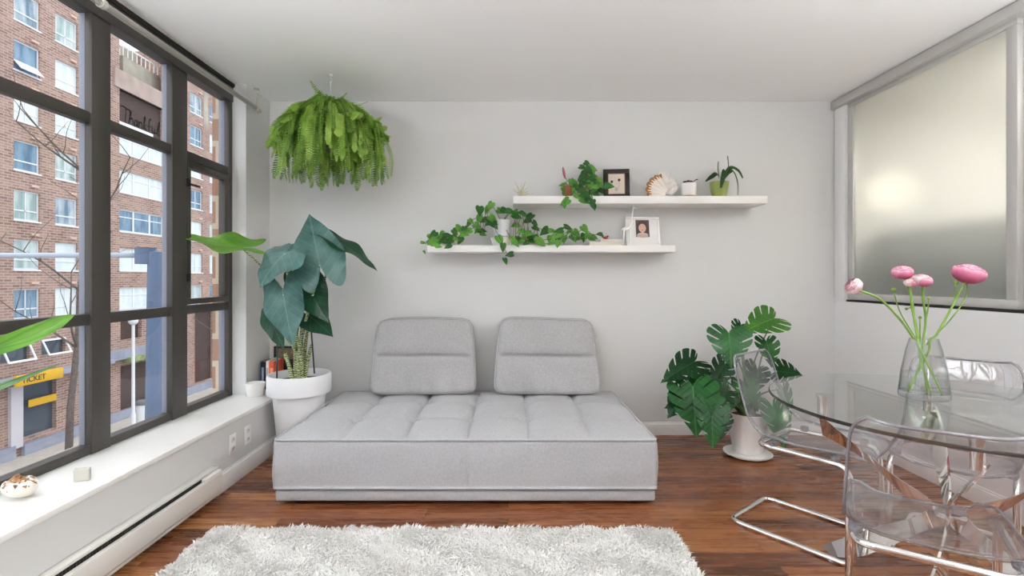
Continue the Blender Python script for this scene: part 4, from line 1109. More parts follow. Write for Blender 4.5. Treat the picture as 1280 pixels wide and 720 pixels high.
p3 = thing('budding_shelf_plant', 'small plant with one dusky pink bud in an amber glass at the upper shelf', 'potted plant', (at(710, 244, 3.72).x, 3.72, Zu)); q = Vector(p3.location)
MB().lathe([(0, .006), (.024, .006), (.028, .012), (.030, .09), (.0285, .09), (.0265, .075), (0, .075)], q, 28).build('amber_glass', plain('amber_glass', '#a8683f', .15, Transmission_Weight=.3), p3, 'auto')
MB().lathe([(0, .0005), (.034, .0005), (.04, .007), (.032, .008), (0, .006)], q, 28).build('saucer', plain('pink_saucer', '#e0c3b8', .4), p3, 'auto')
MB().tube(catmull([q + Vector((0, 0, .07)), at(707, 232, 3.72), at(709, 226, 3.72), at(706.5, 222, 3.72)], 6), .0028, 6).build('bud_stem', M_stem, p3)
mt = Matrix.Rotation(.18, 4, 'Y')
bb = at(705, 216, 3.72); MB().ball(bb, (.010, .010, .046), 12, 10, 0, Matrix.Rotation(-.2, 3, 'Y')).build('bud', plain('dusky_pink_bud', '#b2606a', .5), p3)
l1, vm = MB(), MB(); rr = random.Random(2)
for (a, b_) in ((130, 370), (150, 430), (140, 470), (215, 340), (245, 330), (240, 400), (225, 450), (265, 390), (150, 560), (140, 590), (170, 400), (205, 470)):
    x, y = 690 + a / 9, 190 + b_ / 9; c = at(x, y, 3.605 if y > 243 else rr.uniform(3.66, 3.76)); small_leaf(l1, c, rr.uniform(.05, .072), rr)
    t_ = q + Vector((0, 0, .08)); vm.tube(catmull([t_, t_.lerp(c, .5) + Vector((0, -.03 if y > 243 else 0, .03)), c], 4), .0015, 5)
l1.build('leaves', M_poth, p3); vm.build('vines', M_vine, p3)
# ------------------------------------------------------------------ things on the upper shelf
Yc = 3.75
ap = thing('air_plant', 'pale spiky air plant at the left end of the upper shelf', 'air plant', (at(651, 244, Yc).x, Yc, Zu)); q = Vector(ap.location)
mb = MB(); rr = random.Random(31)
for (x, y) in ((643, 226), (647, 232), (652, 229), (657, 227), (655, 233), (663, 238), (660, 234), (641, 237), (646, 240), (667, 242), (650, 236)):
    e = at(x, y, Yc + rr.uniform(-.04, .04)); mb.tube(catmull([q + Vector((0, 0, .006)), q.lerp(e, .5) + Vector((0, 0, .015)), e], 5), [.0055 * (1 - j / 11.5) + .0008 for j in range(11)], 6)
mb.ball(q + Vector((.012, 0, .016)), (.024, .02, .015), 10, 8)
mb.build('rosette', plain('air_plant_cream', '#c9c5a6', .7, var=.2, vscale=30), ap)

def frame(name, label, cpx, W, H, Yb, z0, bw, tilt, rz, mats, mat_w, art):
    t = thing(name, label, 'picture frame', (cpx, Yb, z0), None, rz); t['localbuild'] = 1
    Rm = Matrix.Rotation(-tilt, 3, 'X')
    def B(a, b, r=.0015):
        m = MB().rbox(a, b, r); m.v = [tuple(Rm @ Vector(p)) for p in m.v]; return m
    f = B((-W / 2, -.02, 0), (W / 2, 0, bw))
    for a, b in (((-W / 2, -.02, H - bw), (W / 2, 0, H)), ((-W / 2, -.02, bw), (-W / 2 + bw, 0, H - bw)), ((W / 2 - bw, -.02, bw), (W / 2, 0, H - bw))):
        g_ = B(a, b); n = len(f.v); f.v += g_.v; f.uv += g_.uv; f.f += [tuple(n + i for i in q_) for q_ in g_.f]; f.m += g_.m
    f.build('frame', mats[0], t, 'auto')
    B((-W / 2 + bw * .9, -.012, bw * .9), (W / 2 - bw * .9, -.004, H - bw * .9)).build('mat_board', mats[1], t, 'auto')
    for (nm, geo, mt_) in art:
        m = MB(); geo(m); m.v = [tuple(Rm @ Vector(p)) for p in m.v]; m.build(nm, mt_, t, False)
    return t
def disc(m, x, z, rx, rz_, y, n=18):
    i = [m.vert((x + rx * math.cos(2 * PI * k / n), y, z + rz_ * math.sin(2 * PI * k / n))) for k in range(n)]; m.face(i)
M_bframe = plain('black_wood', '#1c1614', .35); M_cream = plain('cream_mat_board', '#e6d9cc', .8)
M_maroon = plain('dried_flower_maroon', '#4f2330', .7); M_beige = plain('beige_mat_edge', '#a8856c', .7)
def art1(m):
    for (x, z) in ((-.036, .135), (.020, .148)):
        disc(m, x, z, .010, .011, -.0165); disc(m, x + .003, z + .004, .007, .007, -.0168)
def art2(m):
    for (x, z) in ((-.036, .135), (.020, .148)): m.box((x - .001, -.0162, z - .06), (x + .001, -.0155, z))
    disc(m, -.002, .075, .012, .016, -.0158)
def matedge(m):
    a, b, c, d, w = -.067, .067, .033, .204, .007
    m.box((a, -.0155, c), (b, -.0125, c + w)).box((a, -.0155, d - w), (b, -.0125, d)).box((a, -.0155, c), (a + w, -.0125, d)).box((b - w, -.0155, c), (b, -.0125, d))
frame('pressed_flower_frame', 'black picture frame with two pressed dark flowers leaning on the wall on the upper shelf', at(772, 244, 3.76).x, .198, .236, 3.795, Zu + .001, .034, .16, -.10, (M_bframe, M_cream), 0, (('mat_edge', matedge, M_beige), ('pressed_flowers', art1, M_maroon), ('flower_stems', art2, plain('dried_stem', '#b9bfa8', .8))))

# spiky conch shell
cs = thing('conch_shell', 'large white spiky conch shell with brown toothed lip on the upper shelf', 'shell', (at(826, 244, Yc).x, Yc, Zu)); q = Vector(cs.location)
mb = MB()
axis = catmull([q + Vector(v) for v in ((.100, .0, .040), (.082, .0, .060), (.058, .0, .090), (.036, .0, .125), (.022, .0, .158), (.012, .0, .186), (.008, 0, .206))], 7)
rad_ = [.030, .052, .060, .052, .036, .020, .004]; rows = []; NC = 40
for i, c in enumerate(axis):
    t_ = i / (len(axis) - 1) * 6; k0 = min(int(t_), 5); r_ = rad_[k0] + (rad_[k0 + 1] - rad_[k0]) * (t_ - k0); ring = []
    d = (axis[min(len(axis) - 1, i + 1)] - axis[max(0, i - 1)]).normalized(); f_, u_, s_ = frame_of(d, (0, 1, 0))
    for k in range(NC):
        a = 2 * PI * k / NC; wh = 1 + .10 * math.sin(i * .9 - a) + .05 * math.sin(3 * a + i * .5)      # spiral whorls
        p = c + (u_ * math.cos(a) * .85 + s_ * math.sin(a)) * r_ * wh; ring.append(mb.vert((p.x, p.y, max(Zu + .001, p.z))))
    rows.append(ring)
for A_, B_ in zip(rows, rows[1:]):
    for k in range(NC): mb.face((A_[k], A_[(k + 1) % NC], B_[(k + 1) % NC], B_[k]))
mb.face(rows[0][::-1]); mb.face(rows[-1])
for (x, z, dx, dz, L_) in ((-.008, .178, -.55, .8, .030), (.045, .165, .35, .9, .038), (.066, .138, .6, .75, .034), (.088, .112, .8, .6, .030), (.106, .082, .95, .3, .026), (.03, .150, -.1, .9, .03), (.07, .105, .3, .6, .02)):
    b0 = q + Vector((x - .012 * dx, -.014, z - .012 * dz)); mb.tube([b0, b0 + Vector((dx, -.25, dz)) * L_ * .55, b0 + Vector((dx, -.3, dz)) * L_], [.017, .011, .003], 10)
mb.build('shell_body', plain('shell_white', '#ece6e0', .45, var=.12, vscale=25), cs)
lipm = MB()
def lip(u, v):
    a = -.12 + u * 1.30
    r0 = .030; R1 = .138 + .03 * math.sin(u * 2.6) + .012 * (abs(math.sin(u * 17)) ** .6) * max(0, (v - .7) / .3)
    r_ = r0 + (R1 - r0) * v
    return (q.x + .055 - r_ * math.cos(a) * 1.12, q.y - .045 - .022 * math.sin(v * 2.6) + .005 * math.sin(u * 30) * v, max(Zu + .0015, q.z + .020 + r_ * math.sin(a) * 1.02))
lipm.grid(lip, 80, 14)
tl = NT('shell_lip'); uv = tl.coord('UV'); sp = tl.n('ShaderNodeSeparateXYZ'); tl.l(uv, sp.inputs[0])
stz = tl.math('SINE', tl.math('MULTIPLY', sp.outputs[0], 68)); edge_ = tl.math('GREATER_THAN', tl.math('ADD', sp.outputs[1], tl.math('MULTIPLY', stz, .07)), .86)
cc = tl.mix(edge_, tl.ramp(sp.outputs[1], [(0, hexc('#efe9e2')), (1, hexc('#e6dbd0'))]), hexc('#a5702f'))
lo_ = lipm.build('toothed_lip', tl.done(tl.pbsdf(cc, .45)), cs)
lo_.modifiers.new('thickness', 'SOLIDIFY').thickness = .006

# succulent cup
su = thing('succulent_cup', 'small white cup with a copper base and a dark succulent on the upper shelf', 'potted plant', (at(861, 244, Yc).x, Yc, Zu)); q = Vector(su.location)
MB().lathe([(0, .018), (.052, .018), (.054, .022), (.054, .112), (.052, .114), (.049, .112), (.049, .095), (0, .095)], q, 40).build('cup', M_wcer, su, 'auto')
MB().lathe([(0, .0005), (.055, .0005), (.057, .004), (.057, .018), (0, .018)], q, 40).build('copper_base', plain('copper', '#a87a5c', .35, .5), su, 'auto')
mb = MB(); rr = random.Random(6)
for i in range(22):
    a = rr.uniform(0, 2 * PI); r_ = rr.uniform(0, .04); c = q + Vector((r_ * math.cos(a), r_ * math.sin(a), .112 + rr.uniform(0, .018))); mb.ball(c, (.011, .008, .009), 8, 6)
mb.tube([q + Vector((.02, 0, .11)), q + Vector((.045, -.01, .138)), q + Vector((.058, -.01, .142))], .003, 6).ball(q + Vector((.058, -.01, .142)), (.008, .005, .005), 8, 6)
mb.tube([q + Vector((-.02, 0, .11)), q + Vector((-.045, -.02, .122))], .004, 6)
mb.build('succulent', plain('succulent_dark', '#4a3d30', .6, var=.35, vscale=40), su)

# orchid in a green pot
orx = thing('potted_orchid', 'leafy orchid without flowers in a green pot at the right of the upper shelf', 'potted plant', (at(899, 244, Yc).x, Yc, Zu)); q = Vector(orx.location)
MB().lathe([(0, .0005), (.048, .0005), (.051, .004), (.070, .118), (.071, .122), (.066, .122), (.064, .105), (0, .105)], q, 40).build('pot', plain('green_glazed_pot', '#9aa85c', .3, var=.12, vscale=14), orx, 'auto')
MB().lathe([(.0645, .108), (0, .116)], q, 24).build('bark_chips', M_soil, orx)
M_orl = leafmat('orchid_leaf', '#22431f', '#3a6130', '#22431f', .3, .1, 1, .3)
b = q + Vector((.01, 0, .115))
for pts, w, nr in (([b, at(896, 218, 3.72), at(889, 222, 3.70), at(882, 227, 3.70)], [.02, .036, .036, .010], (.3, -.6, .8)),
                   ([b, at(905, 214, 3.66), at(903, 224, 3.64), at(901, 235, 3.64)], [.02, .034, .034, .012], (0, -1, .3)),
                   ([b, at(912, 211, 3.74), at(922, 214, 3.74), at(928, 223, 3.74)], [.02, .036, .042, .012], (.3, -.7, .6)),
                   ([b, at(914, 214, 3.72), at(921, 226, 3.72), at(922, 244, 3.70)], [.02, .028, .028, .010], (.9, -.5, .2))):
    cv = catmull(pts, 8); ww = [w[min(int(i / 8), 2)] + (w[min(int(i / 8), 2) + 1] - w[min(int(i / 8), 2)]) * (i / 8 - min(int(i / 8), 2)) for i in range(len(cv))]
    mb = MB(); blade(mb, cv, ww, nr, .3); lf = mb.build('leaf', M_orl, orx); lf.modifiers.new('thickness', 'SOLIDIFY').thickness = .0025
MB().tube(catmull([b, at(897.5, 212, 3.74), at(898, 202, 3.74)], 5), .0035, 6).tube(catmull([b, at(910, 212, 3.74), at(909.5, 195, 3.74)], 5), .0035, 6).build('flower_spikes', plain('orchid_spike', '#5a4a2f', .6), orx)
mb = MB(); blade(mb, catmull([b + Vector((-.012, -.02, 0)), at(900, 216, 3.68), at(904, 211, 3.68)], 6), [.012 + .003 * math.sin(i / 3) for i in range(13)], (0, -1, .2), .2)
mb.build('plant_tag', plain('plant_tag_white', '#efeee8', .4), orx)

# ------------------------------------------------------------------ things on the lower shelf
# books lying flat
for i, (z0, h, x0_, x1_, c, lab) in enumerate(((0, .027, 736, 777, '#e9e5df', 'bottom white book lying flat on the lower shelf beneath the other one'), (.0275, .020, 750, 776, '#efece6', 'top white book lying flat on the lower shelf under the red trinket'))):
    a, b_ = at(x0_, 300, 3.69).x, at(x1_, 300, 3.69).x
    t = thing('flat_book', lab, 'book', ((a + b_) / 2, 3.73, Zs + z0 + .0005), 'books lying on the lower shelf'); q = Vector(t.location)
    MB().rbox((a, 3.66, q.z), (b_, 3.82, q.z + .002), .0008).rbox((a, 3.66, q.z + h - .002), (b_, 3.82, q.z + h), .0008).rbox((a, 3.66, q.z + .001), (a + .0025, 3.82, q.z + h - .001), .0008).build('cover', plain('book_cover_white_%d' % i, c, .45), t, 'auto')
    MB().box((a + .003, 3.664, q.z + .0022), (b_ - .004, 3.816, q.z + h - .0022)).build('pages', plain('book_pages_%d' % i, '#d8d0c2', .9), t, False)
tr = thing('red_trinket', 'little red bird shaped trinket on the flat white books on the lower shelf', 'trinket', (at(757, 297, 3.69).x, 3.69, Zs + .0485)); q = Vector(tr.location)
MB().ball(q + Vector((0, 0, .011)), (.018, .011, .011), 14, 10).ball(q + Vector((.014, 0, .022)), .0075, 12, 8).tube([q + Vector((-.012, 0, .013)), q + Vector((-.03, 0, .02))], [.007, .003], 8).tube([q + Vector((.02, 0, .022)), q + Vector((.027, 0, .021))], [.003, .0005], 6).build('body', plain('red_glaze', '#9c2b22', .35), tr)

# giraffe figurine
gf = thing('giraffe_figurine', 'slender white glass giraffe figurine before the white photo frame on the lower shelf', 'figurine', (at(785, 306, 3.66).x, 3.67, Zs)); q = Vector(gf.location)
g_ = lambda x, y, d=0.0: Vector((at(x, y, 3.67).x, 3.67 + d, at(x, y, 3.67).z))
mb = MB()
mb.tube(catmull([g_(777.5, 287), g_(780, 286.5), g_(784, 285.5), g_(787, 283.5), g_(789, 279), g_(790, 272), g_(791, 264), g_(792.2, 260.5)], 5), [.004 + .0135 * min(1, i / 8) if i < 9 else max(.0052, .0175 - (i - 8) * .0008) for i in range(36)], 12)
mb.tube(catmull([g_(791, 261.5), g_(793.5, 260), g_(796.5, 261.2)], 5), [.0075, .0085, .0085, .008, .0078, .0075, .0068, .006, .0055, .005, .004], 10)
for dx, d in ((-.5, -.006), (.8, .008)):
    p = g_(792 + dx, 259.5, d); mb.tube([p, p + Vector((0, d * .4, .012))], [.0022, .0018], 6).ball(p + Vector((0, d * .4, .0135)), .0032, 8, 6)
    p2_ = p + Vector((-.006, d * .8, -.004)); mb.tube([p2_, p2_ + Vector((-.012, d, .002))], [.004, .001], 6)
for (x0_, x1_, d) in ((779.5, 777.8, -.009), (780.5, 779.8, .011), (787, 787.2, -.009), (786, 784.8, .011)):
    a = g_(x0_, 287, d); k = g_((x0_ + x1_) / 2 + .4, 296, d); e = g_(x1_, 306, d); e.z = Zs + .001
    mb.tube(catmull([a, k, e], 5), [.0085, .0075, .0062, .005, .0045, .0048, .0042, .0038, .0036, .0045, .0052], 8)
mb.tube(catmull([g_(777.5, 286.5), g_(776, 290), g_(776.3, 294)], 4), .002, 6)
mb.build('body', plain('milky_glass', '#f6f5f3', .2), gf)

# white photo frame with a portrait
M_wfr = plain('white_picture_frame', '#edebe8', .4)
def bg1(m): disc(m, 0, 0, 0, 0, 0) if False else m.box((-.052, -.0145, .072), (.052, -.0125, .205))
def hair(m): disc(m, -.002, .150, .044, .050, -.0152); disc(m, -.026, .12, .024, .048, -.0151); disc(m, .022, .12, .022, .048, -.0151)
def bust(m):
    disc(m, -.002, .086, .044, .020, -.0154); m.box((-.046, -.0154, .0725), (.042, -.0152, .086)); m.box((-.012, -.0155, .09), (.008, -.0153, .115))
def facep(m): disc(m, -.002, .142, .029, .034, -.0157); disc(m, -.002, .175, .026, .011, -.0158) if False else None
def feat(m):
    for x in (-.013, .007): disc(m, x, .152, .004, .0018, -.0159, 10)
    disc(m, -.003, .128, .007, .002, -.0159, 10)
pf = frame('portrait_frame', 'white photo frame with a small dark haired portrait leaning on the lower shelf', at(805, 306, 3.74).x + .005, .262, .228, 3.79, Zs + .001, .014, .16, .06, (M_wfr, plain('white_mat_board', '#e9e7e5', .7)), 0,
      (('photo_background', bg1, plain('photo_dark_brown', '#4a3230', .4)), ('photo_hair', hair, plain('photo_hair', '#2e1c1a', .4)), ('photo_shoulders', bust, plain('photo_shoulder_pink', '#d3b7b2', .4)), ('photo_face', facep, plain('photo_skin', '#d6a58e', .4)), ('photo_features', feat, plain('photo_features', '#7a4a40', .4))))

# ------------------------------------------------------------------ ledge by the window
bw = thing('white_bowl', 'small white ribbed bowl on the window ledge in front of the books', 'bowl', (at(319, 492, 3.50).x, 3.50, .3925)); q = Vector(bw.location)
MB().lathe([(0, 0), (.05, 0), (.054, .004), (.064, .085), (.064, .092), (.060, .092), (.056, .08), (.048, .012), (0, .010)], q, 40).build('bowl', M_wcer, bw, 'auto')
def book(label, x0_, x1_, y0_, y1_, h, col, col2, rz=0, title=None):
    c = ((x0_ + x1_) / 2, (y0_ + y1_) / 2, .3925); t = thing('standing_book', label, 'book', c, 'books in the window corner', rz); t['localbuild'] = 1
    w, d = (x1_ - x0_) / 2, (y1_ - y0_) / 2; m = plain('cover_' + col[1:], col, .45)
    MB().rbox((-w, -d, 0), (-w + .003, d, h), .001).rbox((w - .003, -d, 0), (w, d, h), .001).rbox((-w, -d, 0), (w, -d + .004, h), .0015).build('cover', m, t, 'auto')
    MB().box((-w + .0032, -d + .0045, .002), (w - .0032, d - .003, h - .004)).build('pages', plain('pages_' + col[1:], '#ded6c8', .9), t, False)
    MB().box((-w * .6, -d - .0006, h * .25), (w * .6, -d + .001, h * .8)).build('spine_title', plain('title_' + col[1:], col2, .5), t, False)
    return t
book('black book with pale blue spine lettering at the left in the window corner', -1.845, -1.815, 3.70, 3.85, .205, '#1a1d2c', '#8aa6c8')
book('dark navy book beside the black one in the window corner', -1.812, -1.782, 3.70, 3.85, .20, '#232848', '#10131f')
book('thin white book between the navy and the orange book in the window corner', -1.768, -1.748, 3.60, 3.80, .225, '#e8e4e0', '#b9b4b0', .12)
book('orange red book leaning behind the tall white pot', -1.735, -1.700, 3.58, 3.78, .225, '#d9512e', '#e8a06a', .1)
t = thing('stacked_book', 'large dark book standing at the back of the window corner against the wall', 'book', (-1.72, 3.862, .3925), 'books in the window corner'); t['localbuild'] = 1
MB().rbox((-.1, -.010, 0), (.075, -.0075, .30), .001).rbox((-.1, .0065, 0), (.075, .009, .30), .001).rbox((-.1, -.01, 0), (-.097, .009, .30), .001).build('cover', plain('dark_art_cover', '#2c2523', .5, var=.5, vscale=30), t, 'auto')
MB().box((-.096, -.0073, .002), (.073, .0063, .297)).build('pages', plain('dark_book_pages', '#cfc6b6', .9), t, False)
MB().box((-.08, -.0108, .20), (.06, -.0098, .285)).build('cover_picture', plain('cover_picture', '#8a7a62', .6, var=.5, vscale=40), t, False)
tg = thing('small_block', 'small pale grey sensor block standing on the window ledge', 'sensor', (at(103, 603, 2.03).x, 2.03, .3925), None, .35); tg['localbuild'] = 1
MB().rbox((-.027, -.010, 0), (.027, .010, .052), .004, 3).build('body', plain('grey_sensor', '#c9c7bf', .5), tg, 'auto')
sh = thing('sea_shell', 'white sea shell with a brown speckled top on the window ledge', 'shell', (at(21, 631, 1.86).x, 1.86, .3925)); q = Vector(sh.location)
mb = MB(); NS, NC = 90, 18; rows = []
for i in range(NS + 1):
    t_ = i / NS; th = t_ * 3.2 * 2 * PI; s = .005 * math.exp(2.05 * t_)
    cen = q + Vector((math.cos(th) * s * .75, math.sin(th) * s * .75, .088 - .052 * t_ ** 1.4)); ring = []
    for k in range(NC):
        a = 2 * PI * k / NC; kk = 1 + .12 * max(0, math.cos(th * 5)) * max(0, math.cos(a - .6))
        ring.append(mb.vert((cen.x + math.cos(th) * math.cos(a) * s * .85 * kk, cen.y + math.sin(th) * math.cos(a) * s * .85 * kk, max(q.z + .001, cen.z + math.sin(a) * s * .95 * kk))))
    rows.append(ring)
for A_, B_ in zip(rows, rows[1:]):
    for k in range(NC): mb.face((A_[k], A_[(k + 1) % NC], B_[(k + 1) % NC], B_[k]))
mb.face(rows[-1]); mb.face(rows[0][::-1])
t2 = NT('speckled_shell'); co_ = t2.coord('Object'); sp = t2.n('ShaderNodeSeparateXYZ'); t2.l(co_, sp.inputs[0])
n1 = t2.noise(70, 4, co_); hgt = t2.math('ADD', sp.outputs[2], t2.math('MULTIPLY', n1, .11)); spk = t2.math('GREATER_THAN', hgt, .122)
c_ = t2.mix(spk, hexc('#efe9df'), t2.ramp(t2.noise(120, 3, co_), [(.35, hexc('#5a3a22')), (.6, hexc('#b08350'))]))
mb.build('shell', t2.done(t2.pbsdf(c_, .5)), sh)

# ------------------------------------------------------------------ vase and flowers on the table
VC = Vector((1.646, 1.963, .7475))
va = thing('glass_vase', 'clear conical glass vase half full of water on the glass table', 'vase', VC)
M_vase = clear('vase_glass', (.975, .98, .98, 1), .05, .9, .01, edge=(.5, .54, .54, 1)); M_water = clear('vase_water', (.955, .97, .96, 1), .03, .5, .01)
MB().lathe([(0, 0), (.076, 0), (.082, .004), (.083, .016), (.0745, .10), (.058, .19), (.046, .235), (.0435, .235), (.0555, .19), (.072, .10), (.0795, .026), (0, .021)], VC, 56).build('glass_body', M_vase, va, 'auto')
MB().lathe([(0, .0215), (.0788, .0265), (.0718, .098), (0, .098)], VC, 48).build('water', M_water, va, 'auto')
def petalmat(nm, a, b, c):
    t = NT(nm); uv = t.coord('UV'); sp = t.n('ShaderNodeSeparateXYZ'); t.l(uv, sp.inputs[0])
    col = t.ramp(sp.outputs[1], [(.3, hexc(a)), (.78, hexc(b)), (.93, hexc(c)), (1, hexc(a))])
    return t.done(t.pbsdf(col, .6, Subsurface_Weight=.1))
M_pk = petalmat('ranunculus_pink', '#cf6488', '#e392ae', '#f3c3d1'); M_pk2 = petalmat('ranunculus_deep_pink', '#c24f7a', '#dc7fa0', '#f0b5c8'); M_pp = petalmat('ranunculus_pale', '#e0a3ae', '#efcfd2', '#f7e6e4')
M_fst = plain('flower_stem', '#7fa548', .45, var=.2, vscale=20); M_bud = plain('flower_bud_green', '#7f9b4a', .6, var=.25, vscale=60)
def bloom(mb, c, r, axis, layers, openness, seed, m0=0):
    rr = random.Random(seed); f, u, sd = frame_of(axis, (1, .3, .1)); c = Vector(c)
    for k in range(layers):
        fr = 1 - .78 * k / layers; n = 6 if k < layers - 2 else 4; rk = r * fr
        for i in range(n):
            a0 = 2 * PI * (i + .5 * (k % 2)) / n + rr.uniform(-.15, .15); wv = 2 * PI / n * .72; flare = rr.uniform(.92, 1.06)
            top = (.55 + .75 * k / layers) * openness
            def pet(s, t_, a0=a0, wv=wv, rk=rk, flare=flare, top=top, k=k):
                a = a0 + (s - .5) * 2 * wv * (.55 + .45 * math.sin(PI * min(1, t_ * .8 + .1)))
                ph_ = -PI / 2 + t_ * (PI / 2 + top * (1 - .25 * (2 * s - 1) ** 2)); q_ = math.cos(ph_) * rk * flare * (1 + .07 * t_ * math.sin(11 * s + 2 * k + i)); h = math.sin(ph_) * rk * .78 + .50 * r * k / layers
                return c + u * (math.cos(a) * q_) + sd * (math.sin(a) * q_) + f * (h + .02 * r)
            mb.grid(pet, 6, 7, m0 if rr.random() < .7 else min(1, m0 + 1))
Yv = 1.963
FLW = [ # label, bloom px, Y, radius, axis, mats, layers, stem pts px, buds [(px, branch from)]
    ('pale pink ranunculus leaning far out to the left of the vase', (1067, 358, 1.90), .032, (-.8, -.1, .5), (M_pp, M_pk), 5, [(1072, 362), (1100, 374), (1124, 398), (1141, 422), (1155, 446), (1172, 490)], []),
    ('pink ranunculus standing tallest in the middle of the vase', (1128, 340, 2.00), .038, (-.1, -.2, 1), (M_pk, M_pk2), 6, [(1130, 347), (1139, 372), (1143, 400), (1148, 430), (1152, 455), (1161, 494)], [((1117, 362), [(1119, 372), (1126, 392), (1143, 420)]), ((1133, 386), [(1140, 384)])]),
    ('small pale ranunculus tucked low beside the middle pink blooms', (1139, 353, 1.97), .024, (-.1, -.2, 1), (M_pp, M_pk), 4, [(1138, 358), (1140, 385), (1146, 412), (1150, 440), (1156, 470), (1158, 492)], [((1150, 397), [(1150, 412), (1150, 430)])]),
    ('pink ranunculus right of the middle with a paler cup', (1153, 350, 1.95), .034, (.15, -.25, 1), (M_pk, M_pp), 6, [(1153, 357), (1154, 375), (1157, 400), (1154, 425), (1151, 450), (1140, 487)], [((1161, 373), [(1160, 385), (1157, 402)])]),
    ('largest full pink ranunculus leaning out to the right of the vase', (1211, 342, 1.98), .053, (.25, -.2, 1), (M_pk2, M_pk), 8, [(1207, 352), (1196, 372), (1184, 395), (1170, 420), (1157, 447), (1138, 488)], [((1195, 353), [(1194, 372), (1182, 398)]), ((1208.5, 353), [(1207, 372), (1186, 402), (1160, 428)])]),
]
for i, (lab, (bx, by, bY), r_, axs, mats, lay, stp, buds) in enumerate(FLW):
    c = at(bx, by, bY); t = thing('ranunculus_flower', lab, 'flower', (VC.x, VC.y, VC.z + .02), 'flowers in the vase')
    n = len(stp); pts = [c - Vector(axs).normalized() * r_ * .45]
    for j, (x, y) in enumerate(stp):
        Y = bY + (Yv - .012 + .008 * i - bY) * min(1, (j + 1) / (n - 2)); pts.append(at(x, y, Y))
    pts[-1].y = Yv - .03 + .016 * i; pts[-1].z = max(pts[-1].z, VC.z + .024)
    cv = catmull(pts, 7)
    for q_ in cv:                                               # keep the stem inside the glass
        h = q_.z - VC.z
        if h < .235:
            rm = .078 - (h / .235) * .038 - .008; dv = Vector((q_.x - VC.x, q_.y - VC.y))
            if dv.length > rm: dv *= rm / dv.length; q_.x, q_.y = VC.x + dv.x, VC.y + dv.y
    sm_ = MB().tube(cv, .0042, 8)
    for k, (bp, br_) in enumerate(buds):
        Yb_ = bY + .01; P = [at(bp[0], bp[1], Yb_)] + [at(x, y, Yb_) for x, y in br_]
        nd = min(cv, key=lambda z: (z - P[-1]).length); P.append(nd); sm_.tube(catmull(P, 5), .0026, 6)
    sm_.build('stem', M_fst, t)
    mb = MB(); bloom(mb, c, r_, Vector(axs).normalized(), lay, 1.0, i + 3); mb.build('bloom', list(mats), t)
    sp_ = MB()
    for k in range(5):
        a = 2 * PI * k / 5; f_, u_, s_ = frame_of(axs, (1, .3, .1)); b0 = c - f_ * r_ * .55; d_ = u_ * math.cos(a) + s_ * math.sin(a)
        sp_.tube([b0, b0 + d_ * r_ * .35 + f_ * .002, b0 + d_ * r_ * .6 - f_ * .004], [.004, .005, .001], 6)
    sp_.build('sepals', M_bud, t)
    if buds:
        for bp, br_ in buds: MB().ball(at(bp[0], bp[1], bY + .01), 0.009 if bp[1] < 370 else .006, 10, 8).build('bud', M_bud, t)
# ------------------------------------------------------------------ light and camera
def fill_fixture(name, label, loc, power, size=.42, col=(1, .985, .965)):  # added fill light out of view, shaped as a flush ceiling fitting
    t = thing(name, label, 'fill light', (loc[0], loc[1], ZC - .05), 'added ceiling fill lights behind the viewer')
    MB().lathe([(0, -.001), (.23, -.001), (.23, -.03), (.215, -.03)][::-1], (loc[0], loc[1], ZC), 40).build('rim', M_trim, t, 'auto')
    tm = NT('fill_diffuser') if 'fill_diffuser' not in bpy.data.materials else None
    if tm:
        e = tm.n('ShaderNodeEmission'); e.inputs[0].default_value = (1, .97, .93, 1); e.inputs[1].default_value = 3; tm.done(e.outputs[0])
    MB().lathe([(0, -.05), (.12, -.046), (.19, -.036), (.214, -.028)], (loc[0], loc[1], ZC), 40).build('diffuser', bpy.data.materials['fill_diffuser'], t)
    ld = bpy.data.lights.new('ceiling_fill', 'AREA'); ld.shape = 'DISK'; ld.size = size; ld.energy = power; ld.color = col
    lo = bpy.data.objects.new('ceiling_fill', ld); COL.objects.link(lo); lo.location = (loc[0], loc[1], ZC - .06)
FIX = 4
fill_fixture('fill_ceiling_light', 'added round ceiling fill light nearest the big window', (-.7, .6), FIX)
fill_fixture('fill_ceiling_light', 'added round ceiling fill light nearest the dining table', (1.2, .7), FIX)
fill_fixture('fill_ceiling_light', 'added round ceiling fill light at the rear of the room', (.3, -1.4), FIX)
def fill_torchiere(label, x, y, power):  # added uplighter out of view, brightens the ceiling and walls
    t = thing('fill_floor_lamp', label, 'fill lamp', (x, y, 0), 'added uplighter fill lamps behind the viewer')
    MB().lathe([(0, 0), (.15, 0), (.15, .02), (.02, .035), (0, .035)], (x, y, 0), 36).build('base', M_black, t, 'auto')
    MB().tube([(x, y, .03), (x, y, 1.62)], .012, 12).build('pole', M_black, t)
    MB().lathe([(.02, 1.60), (.08, 1.63), (.19, 1.72), (.185, 1.72), (.075, 1.638), (0, 1.62)], (x, y, 0), 40).build('bowl_shade', M_wcer, t)
    ld = bpy.data.lights.new('uplighter_fill', 'AREA'); ld.shape = 'DISK'; ld.size = .34; ld.energy = power; ld.color = (.94, .972, 1)
    lo = bpy.data.objects.new('uplighter_fill', ld); COL.objects.link(lo); lo.location = (x, y, 1.70); lo.rotation_euler = (PI, 0, 0)
fill_torchiere('added black uplighter fill lamp just out of view beside the window ledge', -1.32, .38, 112)
fill_torchiere('added black uplighter fill lamp just out of view beside the right half wall', 2.25, .7, 74)
gl_ = thing('globe_fill_lamp', 'white globe fill lamp added behind the viewer', 'fill lamp', (.4, -1.7, 0))  # added behind the camera to light the sofa front
MB().lathe([(0, 0), (.15, 0), (.15, .02), (.02, .035), (0, .035)], (.4, -1.7, 0), 36).build('base', M_black, gl_, 'auto')
